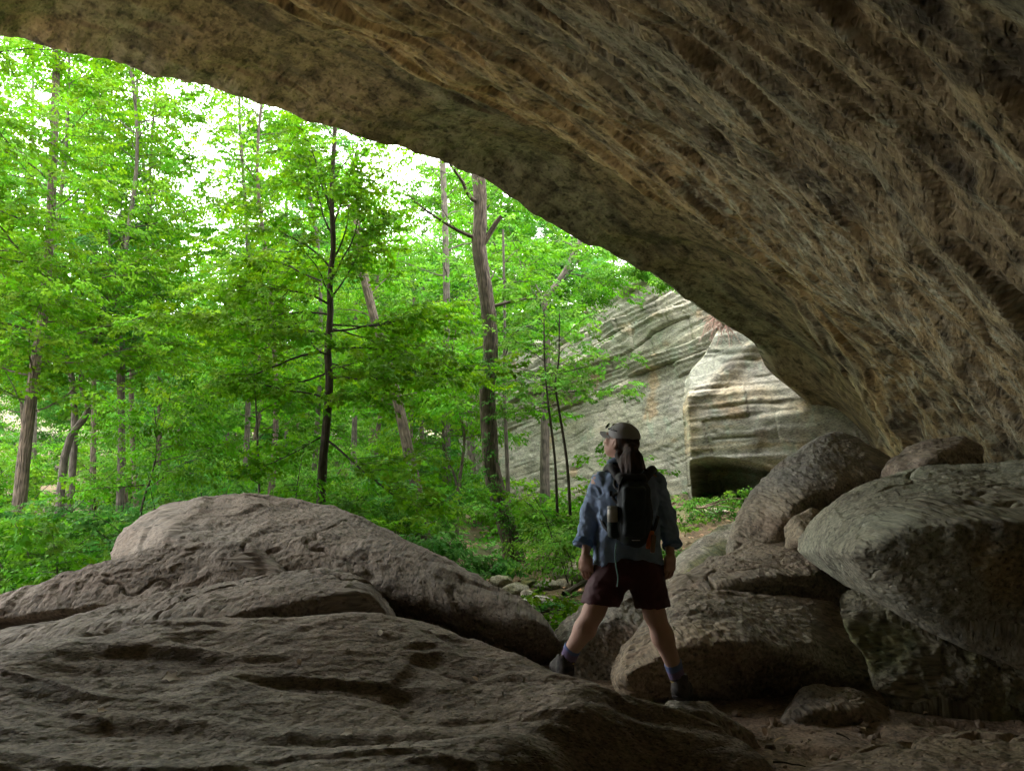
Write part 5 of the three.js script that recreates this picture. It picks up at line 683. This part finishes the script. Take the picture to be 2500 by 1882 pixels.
  const scalp = blob(hp(0, 0.0, -0.03), 0.08, 0.082, 0.088, hq), hairF = join([...tc, ...loose], 0.03), hairSDF = (x, y, z) => { const v = V(x, y, z).sub(J.head), sc = smax(smax(scalp(x, y, z), v.dot(look) - 0.0 + 0.35 * v.dot(upH), 0.01), v.dot(upH) - 0.05, 0.01); return smin(sc, hairF(x, y, z), 0.02) - 0.004 * ridged(x * 32, y * 5, z * 32, 2) - 0.002 * noise(x * 75, y * 8, z * 75) + 0.003; };
  const hairG = paint(nets(hairSDF, [J.head, ...tail, P(1513, 1112, 4.64), P(1580, 1146, 4.57)], 0.11, 0.0042), (x, y, z) => { const n = smooth(-0.3, 0.6, noise(x * 60, y * 9, z * 60)); return lerp3([0.028, 0.017, 0.012], [0.085, 0.046, 0.028], n * 0.8); });
  const hairM = vcloth(0.75); hairM.name = 'hair'; part(hiker, 'hair', local(hairG), hairM, 'brown hair in a ponytail');
  // --- socks and boots
  for (const [kn, an, toe, heelUp] of [[J.knL, J.anL, V(-0.05, -0.01, -0.16), 0], [J.knR, J.anR, V(0.07, -0.05, -0.15), 0]]) {
    const up = an.clone().lerp(kn, 0.27), f = cone(up, 0.052, an.clone().add(V(0, -0.03, 0)), 0.04), ax = kn.clone().sub(an).normalize();
    part(hiker, 'sock', local(paint(nets((x, y, z) => smax(f(x, y, z) - 0.0015 * noise(x * 60, y * 60, z * 60), ((x - up.x) * ax.x + (y - up.y) * ax.y + (z - up.z) * ax.z), 0.005), [up, an], 0.08, 0.005), (x, y, z) => { const h = (x - an.x) * ax.x + (y - an.y) * ax.y + (z - an.z) * ax.z + 0.008 * noise(x * 30, y * 30, z * 30); return h > 0.075 ? [0.14, 0.19, 0.40] : h > 0.03 ? [0.20, 0.15, 0.28] : h > 0.022 ? [0.05, 0.05, 0.07] : [0.45, 0.33, 0.09]; })), vcloth(), 'striped blue, violet and yellow sock');
    const hl = an.clone().add(V(0, -0.055, 0.02)), td = toe.clone().normalize(), tp = hl.clone().addScaledVector(toe, 1.0).add(V(0, 0.0, 0)), mid = hl.clone().lerp(tp, 0.5).add(V(0, 0.018, 0));
    const boot = thing2(hiker, 'boot'), upper = join([cone(an.clone().add(V(0, 0.012, 0.004)), 0.050, hl, 0.045), cone(hl, 0.044, mid, 0.046), cone(mid, 0.046, tp, 0.037)], 0.03), collarCut = blob(an.clone().add(V(0, 0.05, 0)), 0.043, 0.05, 0.043), soleY = (x, z) => hl.y - 0.034 + ((x - hl.x) * td.x + (z - hl.z) * td.z) / Math.max(0.05, Math.hypot(td.x, td.z)) * (toe.y / Math.hypot(toe.x, toe.z));
    part(boot, 'upper', local(paint(nets((x, y, z) => smax(smax(upper(x, y, z) - 0.002 * noise(x * 70, y * 70, z * 70), -collarCut(x, y, z), 0.006), soleY(x, z) - y, 0.004), [an, hl, tp], 0.085, 0.005), (x, y, z) => { const n = 1 + 0.3 * noise(x * 30, y * 30, z * 30); return noise(x * 22, y * 26, z * 22) > 0.25 ? [0.03 * n, 0.028 * n, 0.028 * n] : [0.07 * n, 0.062 * n, 0.056 * n]; })), vcloth(0.8));
    part(boot, 'sole', local(nets((x, y, z) => smax(smax(upper(x, y, z) - 0.006, y - soleY(x, z) - 0.002, 0.003), soleY(x, z) - 0.024 - y, 0.003), [hl, tp], 0.09, 0.005)), cloth(0.03, 0.028, 0.027, 0.7));
    const laces = []; for (let k = 0; k < 5; k++) { const q = an.clone().add(V(0, 0.0, 0)).lerp(mid.clone().add(V(0, 0.03, 0)), 0.15 + 0.2 * k).addScaledVector(td, 0.03 - 0.004 * k), sd = V(td.z, 0, -td.x).normalize(); laces.push(tube([q.clone().addScaledVector(sd, -0.028), q.clone().add(V(0, 0.012, 0)).addScaledVector(td, 0.012), q.clone().addScaledVector(sd, 0.028)], [0.003, 0.003, 0.003], 5)); } part(boot, 'laces', local(mergeGeometries(laces)), cloth(0.16, 0.14, 0.13));
  }
  function thing2(parent, name) { const g = new THREE.Group(); g.name = name; parent.add(g); return g; }
  // --- sunglasses resting on the cap
  { const pts = []; for (let i = 0; i <= 14; i++) { const a = (i / 14 - 0.5) * 3.3; pts.push(hp(Math.sin(a) * 0.093, 0.060 - 0.01 * Math.cos(a) , Math.cos(a) * 0.102 - 0.008)); } const s = thing('sunglasses', hp(0, 0.05, 0), 'dark sunglasses pushed up on the hiker\'s grey cap', 'sunglasses'), L = g => g.translate(-s.position.x, -s.position.y, -s.position.z), m = cloth(0.012, 0.012, 0.014, 0.25); part(s, 'frame', L(tube(pts, taper(15, 0.004, 0.004), 6)), m); for (const q of [1, -1]) { const g = new THREE.SphereGeometry(1, 14, 10); g.scale(0.026, 0.02, 0.007); g.applyQuaternion(hq.clone().multiply(new THREE.Quaternion().setFromEuler(new THREE.Euler(-0.35, q * 0.42, 0)))); const p = hp(q * 0.04, 0.066, 0.094); g.translate(p.x, p.y, p.z); part(s, 'lens', L(g), m); } }
  // --- backpack and what hangs on it
  const bc = P(1547, 1250, 4.50), bq = new THREE.Quaternion().setFromEuler(new THREE.Euler(0.06, 0, 0.0)), pack = thing('backpack', P(1544, 1332, 4.50), 'small dark teal backpack on the hiker\'s back', 'backpack'), PL = g => g.translate(-pack.position.x, -pack.position.y, -pack.position.z);
  const teal = cloth(0.017, 0.03, 0.034, 0.75), black = cloth(0.012, 0.013, 0.015, 0.7);
  const bag = rbox(bc, 0.088, 0.178, 0.07, 0.06, bq), bulge = blob(bc.clone().add(V(0, -0.02, 0.03)), 0.094, 0.172, 0.07, bq);
  part(pack, 'main_bag', PL(nets((x, y, z) => smin(bag(x, y, z), bulge(x, y, z), 0.03) - 0.009 * noise(x * 15, y * 11, z * 13) - 0.005 * (1 - Math.abs(noise(x * 34, y * 26, z * 30))), [bc.clone().add(V(0.09, 0.21, 0.1)), bc.clone().add(V(-0.09, -0.21, -0.09))], 0.04, 0.006)), teal);
  { const c = P(1548, 1250, 4.42), f = rbox(c, 0.062, 0.14, 0.022, 0.021, bq); part(pack, 'front_pocket', PL(nets((x, y, z) => f(x, y, z) - 0.008 * noise(x * 17, y * 13, z * 17) - 0.004 * (1 - Math.abs(noise(x * 30, y * 22, z * 30))), [c.clone().add(V(0.07, 0.16, 0.02)), c.clone().add(V(-0.07, -0.16, -0.02))], 0.03, 0.0055)), cloth(0.02, 0.036, 0.042, 0.7)); }
  { const c = P(1540, 1170, 4.53), f = rbox(c, 0.085, 0.035, 0.07, 0.03, bq); part(pack, 'top_lid', PL(nets((x, y, z) => f(x, y, z) - 0.008 * noise(x * 22, y * 22, z * 22), [c.clone().add(V(0.09, 0.04, 0.08)), c.clone().add(V(-0.09, -0.04, -0.08))], 0.035, 0.006)), black); }
  { const c = P(1498, 1287, 4.50), f = rbox(c, 0.032, 0.062, 0.042, 0.026, bq); part(pack, 'side_pocket', PL(nets((x, y, z) => f(x, y, z) - 0.004 * noise(x * 25, y * 25, z * 25), [c.clone().add(V(0.035, 0.09, 0.05)), c.clone().add(V(-0.035, -0.09, -0.05))], 0.03, 0.0055)), cloth(0.035, 0.055, 0.058, 0.75)); }
  for (const s of [-1, 1]) { const p = s < 0 ? [P(1515, 1172, 4.57), P(1497, 1146, 4.62), P(1487, 1142, 4.70), P(1478, 1160, 4.79)] : [P(1568, 1175, 4.57), P(1588, 1150, 4.62), P(1594, 1148, 4.70), P(1598, 1165, 4.79)], q = spline(p, 14), g = tube(q, taper(14, 0.027, 0.026), 10); part(pack, 'shoulder_strap', PL(g), black); }
  for (const s of [-1, 1]) { const p = s < 0 ? [P(1512, 1315, 4.55), P(1480, 1290, 4.60), P(1466, 1262, 4.66)] : [P(1580, 1315, 4.55), P(1598, 1290, 4.60), P(1606, 1262, 4.66)]; part(pack, 'side_strap', PL(tube(spline(p, 8), taper(8, 0.011, 0.011), 6)), black); }
  { const r = rng(5), p = [P(1507, 1160, 4.55), P(1500, 1185, 4.50), P(1512, 1200, 4.47), P(1497, 1212, 4.49), P(1509, 1228, 4.47), P(1514, 1182, 4.46), P(1522, 1166, 4.46)]; part(pack, 'bungee_cord', PL(tube(spline(p, 26), taper(26, 0.009, 0.009), 6)), black); const b = new THREE.BoxGeometry(0.016, 0.03, 0.012), c = P(1492, 1205, 4.48); b.translate(c.x, c.y, c.z); part(pack, 'buckle', PL(b), cloth(0.02, 0.02, 0.022, 0.4)); }
  part(pack, 'drawcord', PL(tube(spline([P(1506, 1325, 4.53), P(1502, 1352, 4.53), P(1505, 1385, 4.54), P(1509, 1410, 4.54), P(1507, 1432, 4.54)], 22), taper(22, 0.0035, 0.0035), 6)), cloth(0.22, 0.38, 0.36), 'mint-green drawcord');
  { const g = new THREE.BoxGeometry(0.045, 0.0035, 0.003), c = P(1553, 1319, 4.40); g.translate(c.x, c.y, c.z); part(pack, 'reflective_strip', PL(g), cloth(0.6, 0.6, 0.6)); }
  { const c = P(1496, 1252, 4.46), b = thing('water_bottle', c.clone(), 'off-white bottle in the left side pocket of the backpack', 'bottle'); const pr = [[0, -0.05], [0.029, -0.05], [0.030, -0.01], [0.030, 0.014], [0.027, 0.016], [0.027, 0.0185], [0.029, 0.02], [0.029, 0.034], [0.025, 0.039], [0, 0.039]].map(a => new THREE.Vector2(...a)); part(b, 'flask', new THREE.LatheGeometry(pr.slice(0, 6), 28), cloth(0.50, 0.48, 0.42, 0.4)); part(b, 'lid', new THREE.LatheGeometry(pr.slice(5), 28), cloth(0.42, 0.42, 0.40, 0.45)); }
  { const c = P(1588, 1262, 4.46), t = thing('hanging_pouch', c.clone(), 'orange tool pouch dangling from the right side of the backpack', 'pouch'); const ring = new THREE.TorusGeometry(0.014, 0.003, 8, 20); ring.scale(0.7, 1.5, 1); part(t, 'carabiner', ring, new THREE.MeshStandardMaterial({ color: new THREE.Color().setRGB(0.5, 0.45, 0.4), metalness: 0.9, roughness: 0.35 })); part(t, 'cord', tube([V(0, -0.02, 0), V(0.008, -0.05, 0), V(0.004, -0.08, 0)], [0.005, 0.006, 0.004], 6), black);
    const oc = V(-0.004, -0.125, 0), f = rbox(oc, 0.019, 0.052, 0.011, 0.01, new THREE.Quaternion().setFromEuler(new THREE.Euler(0, 0.3, -0.16))); part(t, 'case', surfaceNets(f, V(-0.06, -0.2, -0.04), V(0.06, -0.05, 0.04), 0.004), cloth(0.62, 0.17, 0.04, 0.6)); const f2 = rbox(V(0.01, -0.145, 0.012), 0.014, 0.05, 0.008, 0.008, new THREE.Quaternion().setFromEuler(new THREE.Euler(0, 0, -0.1))); part(t, 'flap', surfaceNets(f2, V(-0.04, -0.22, -0.03), V(0.06, -0.07, 0.05), 0.004), cloth(0.20, 0.12, 0.07, 0.7)); }
}
// ================================================================ small things
function seenOn(px, py, fn, d0, d1) { for (let d = d0; d < d1; d += 0.01) { const p = P(px, py, d); if (p.y <= fn(p.x, p.z)) { p.y = fn(p.x, p.z); return p; } } const p = P(px, py, d1); p.y = fn(p.x, p.z); return p; }
const normalOn = (fn, p) => V(fn(p.x - 0.03, p.z) - fn(p.x + 0.03, p.z), 0.06, fn(p.x, p.z - 0.03) - fn(p.x, p.z + 0.03)).normalize();
// stones of the stream bed
[[1262, 1432, 10.9, 0.24, 0.13, 'moss', 'round mossy green stone in the stream gap, leftmost'], [1288, 1448, 10.5, 0.13, 0.12, 'white', 'upright white stone beside the mossy green stone'], [1312, 1466, 10.2, 0.21, 0.10, 'white', 'flat white stone below the upright white one'], [1335, 1424, 11.2, 0.26, 0.06, 'tan', 'flat tan stone behind the white stones'], [1292, 1418, 11.6, 0.15, 0.09, 'moss', 'small dark mossy stone behind the upright white stone'], [1412, 1388, 12.6, 0.42, 0.3, 'moss', 'blocky mossy rock left of the hiker\'s hip'], [1380, 1420, 11.4, 0.2, 0.1, 'tan', 'low tan stone left of the hiker\'s shorts'], [1225, 1412, 12, 0.2, 0.1, 'moss', 'low mossy stone at the foot of the thick oak'], [1345, 1470, 9.9, 0.15, 0.07, 'tan', 'small tan stone by the bright sapling'], [1745, 1245, 14.8, 0.3, 0.1, 'tan', 'pale ledge stone at the mouth of the dark hollow'], [1440, 1345, 13.2, 0.34, 0.2, 'moss', 'mossy stone on the bank behind the hiker\'s arm']].forEach(([px, py, d, w, h, kind, label], i) => {
  const c = seenOn(px, py + h * 0.7 / d * FOCAL, groundY, 8.5, 18), r = rng(300 + i), pts = []; c.y += h * 0.3; for (let k = 0; k < 16; k++) { const a = k * 2.4, u = -1 + 2 * (k + 0.5) / 16, q = Math.sqrt(1 - u * u); pts.push(V(c.x + Math.cos(a) * q * w * (0.75 + 0.4 * r()), c.y + u * h * (0.8 + 0.3 * r()), c.z + Math.sin(a) * q * w * (0.75 + 0.4 * r()))); }
  boulder('stone', pts, { res: 26, seed: 20 + i, power: 26, lump: 0.02, crag: 0.03, pit: 0, flake: 0.01, crack: 0, fine: 0.012, category: 'stone', a: kind === 'white' ? [0.62, 0.60, 0.55] : kind === 'tan' ? [0.42, 0.33, 0.23] : [0.28, 0.27, 0.2], b: kind === 'white' ? [0.5, 0.48, 0.43] : ROCK.grey, dark: 0.2, red: 0.1, tint: kind === 'moss' ? mossy(0.95) : undefined }, label);
});
// a fallen log and bleached dead branches
{ const a = onGround(1375, 11.9), b = onGround(1480, 12.6), t = thing('fallen_log', a.clone(), 'thin fallen log lying on the bank left of the hiker', 'log'); part(t, 'trunk', tube(spline([V(0, 0.06, 0), b.clone().sub(a).multiplyScalar(0.5).add(V(0, 0.12, 0)), b.clone().sub(a).add(V(0, 0.1, 0))], 14), taper(14, 0.05, 0.035), 9, 0.2, 3), BARK.grey); }
{ const b = P(1700, 1225, 14.6); b.y = Math.max(groundY(b.x, b.z), b.y - 0.1); const t = thing('dead_branch', b, 'bleached dead branches at the mouth of the dark hollow', 'branch'), r = rng(44); for (let i = 0; i < 6; i++) { const m = 8; part(t, 'twig', tube(bough(V((r() - 0.5) * 0.3, 0, 0), -0.3 + r() * 0.9, 0.5 - 0.7 * r(), 0.5 + 0.4 * r(), m, -0.3, 0.9, r), taper(m, 0.014, 0.004), 5), BARK.root); } }
// a bundle of thin roots hanging over the cliff by the rim of the roof
{ const b = P(1760, 790, 17.0), t = thing('hanging_roots', b, 'tangle of reddish roots hanging on the cliff just left of the roof\'s rim', 'roots'), r = rng(45), m = new THREE.MeshStandardMaterial({ color: new THREE.Color().setRGB(0.24, 0.15, 0.12), roughness: 1 }); for (let k = 0; k < 5; k++) { const gs = []; for (let i = 0; i < 14; i++) gs.push(tube(bough(V((r() - 0.5) * 0.3, 0.35 * r(), (r() - 0.5) * 0.12), r() * 6.28, -1.1 + r() * 0.9, 0.3 + 0.5 * r(), 8, -0.5, 0.9, r), taper(8, 0.008, 0.003), 4)); part(t, 'root', mergeGeometries(gs), m); } part(t, 'root', tube(bough(V(-0.25, 0.5, 0), 2.6, 0.6, 0.7, 8, -1.4, 0.6, r), taper(8, 0.02, 0.008), 5), BARK.root); }
// plants on top of the cliff
[[1480, 690, 19.6, 0.5, 0.7], [1530, 668, 19.2, 0.45, 0.6], [1430, 735, 20.2, 0.55, 0.8], [1390, 775, 20.8, 0.5, 0.8], [1630, 690, 18.4, 0.35, 0.45], [1575, 655, 19, 0.4, 0.5]].forEach(([px, py, d, h, w], i) => shrub('cliff_shrub', P(px, py, d), { seed: 400 + i, h, w, stems: 4, twigs: 6, hue: i % 2 ? 'pale' : 'mid', leaf: 'ovate', size: 0.9 }, 'small leafy plant on the upper edge of the grey cliff, ' + ['third', 'fifth', 'second', 'leftmost', 'rightmost', 'fourth'][i] + (i === 3 || i === 4 ? '' : ' from the left'), 'plants along the cliff edge'));
// fallen leaves and twigs on the slab and on the sand
const dryLeaf = [[0.55, 0.47, 0.36], [0.42, 0.31, 0.2], [0.6, 0.53, 0.42]].map(c => { const m = new THREE.MeshStandardMaterial({ color: new THREE.Color().setRGB(...c), roughness: 0.85, side: THREE.DoubleSide }); m.name = 'dead_leaf'; return m; });
const groundTop = (x, z) => groundY(x, z);
[[420, 1658, slabTop, 0, 0.10, 'pale dry leaf on the left of the foreground slab'], [928, 1547, slabTop, 2, 0.075, 'pale dry leaf near the crest of the foreground slab'], [845, 1796, slabTop, 2, 0.06, 'little pale dry leaf low on the foreground slab, near the middle'], [730, 1620, slabTop, 1, 0.06, 'brown dry leaf in the middle of the foreground slab'], [250, 1740, slabTop, 1, 0.05, 'little brown dry leaf at the lower left of the foreground slab'], [1160, 1660, slabTop, 1, 0.055, 'brown dry leaf on the foreground slab below the hiker\'s left boot']].forEach(([px, py, fn, m, size, label], i) => {
  const p = seenOn(px, py, fn, 2.6, 6.2), n = normalOn(fn, p), g = leafGeo(i % 2 ? 'ovate' : 'maple', size, new THREE.Matrix4().makeTranslation(-size / 2, 0, 0)), o = new THREE.Mesh(g, dryLeaf[m]); o.quaternion.setFromUnitVectors(V(0, 1, 0), n).multiply(new THREE.Quaternion().setFromEuler(new THREE.Euler(0.1, i * 1.7, 0.12))); o.position.copy(p).addScaledVector(n, 0.012); top('dry_leaf', o, label, 'leaf');
});
[[1985, 1772, 4.9, 0.09, 'pale bark chip on the sand in front of the half-buried rock'], [1925, 1838, 4.3, 0.16, 'dark twig lying on the sand'], [2060, 1795, 4.75, 0.08, 'short twig on the sand near the mossy pedestal']].forEach(([px, py, d, len, label], i) => { const p = P(px, py, d); p.y = groundY(p.x, p.z) + 0.035; const r = rng(480 + i), o = new THREE.Mesh(tube(bough(V(-len / 2, 0, 0), 0.3 * i, 0, len, 6, 0, 0.7, r), taper(6, 0.006, 0.003), 6), i ? BARK.twig : BARK.root); o.position.copy(p); top('twig', o, label, 'twig'); });
{ const r = rng(66), proto = [0, 1, 2].map(k => { const pts = []; for (let i = 0; i < 14; i++) { const a = i * 2.4, u = -1 + 2 * (i + 0.5) / 14, q = Math.sqrt(1 - u * u); pts.push(V(Math.cos(a) * q * (0.7 + 0.5 * r()), u * 0.6, Math.sin(a) * q * (0.7 + 0.5 * r()))); } return new ConvexGeometry(pts); }), pm = new THREE.MeshStandardMaterial({ color: new THREE.Color().setRGB(0.3, 0.235, 0.175), roughness: 0.95 });
  pm.name = 'pebble'; const geo = proto[0], im = new THREE.InstancedMesh(geo, pm, 520); for (let i = 0; i < 520; i++) { const x = 1.4 + 2.6 * r(), z = -3.8 - 2.4 * r(), s = 0.006 + 0.03 * Math.pow(r(), 4); im.setMatrixAt(i, new THREE.Matrix4().compose(V(x, groundY(x, z) + s * 0.4, z), new THREE.Quaternion().setFromEuler(new THREE.Euler(r(), r() * 6, r())), V(s, s, s))); const t = 0.6 + 0.7 * r(); im.setColorAt(i, new THREE.Color().setRGB(t, t, t)); } top('pebbles', im, 'small pebbles and crumbs scattered over the sand', null, null, 'stuff'); }
scatter('cave_litter', 'dry leaf scraps lying on the sand of the cave floor', 150, leafGeo('ovate', 0.07, new THREE.Matrix4().makeTranslation(-0.03, 0.008, 0)), litter, r => { const x = 1.4 + 2.6 * r(), z = -3.9 - 2.4 * r(); return [V(x, groundY(x, z) + 0.02, z), 0.4 + 0.7 * r(), 0.7]; }, 43);
scene.traverse(o => { if (o.isMesh) { o.castShadow = true; o.receiveShadow = true; } });
renderer.render(scene, camera);
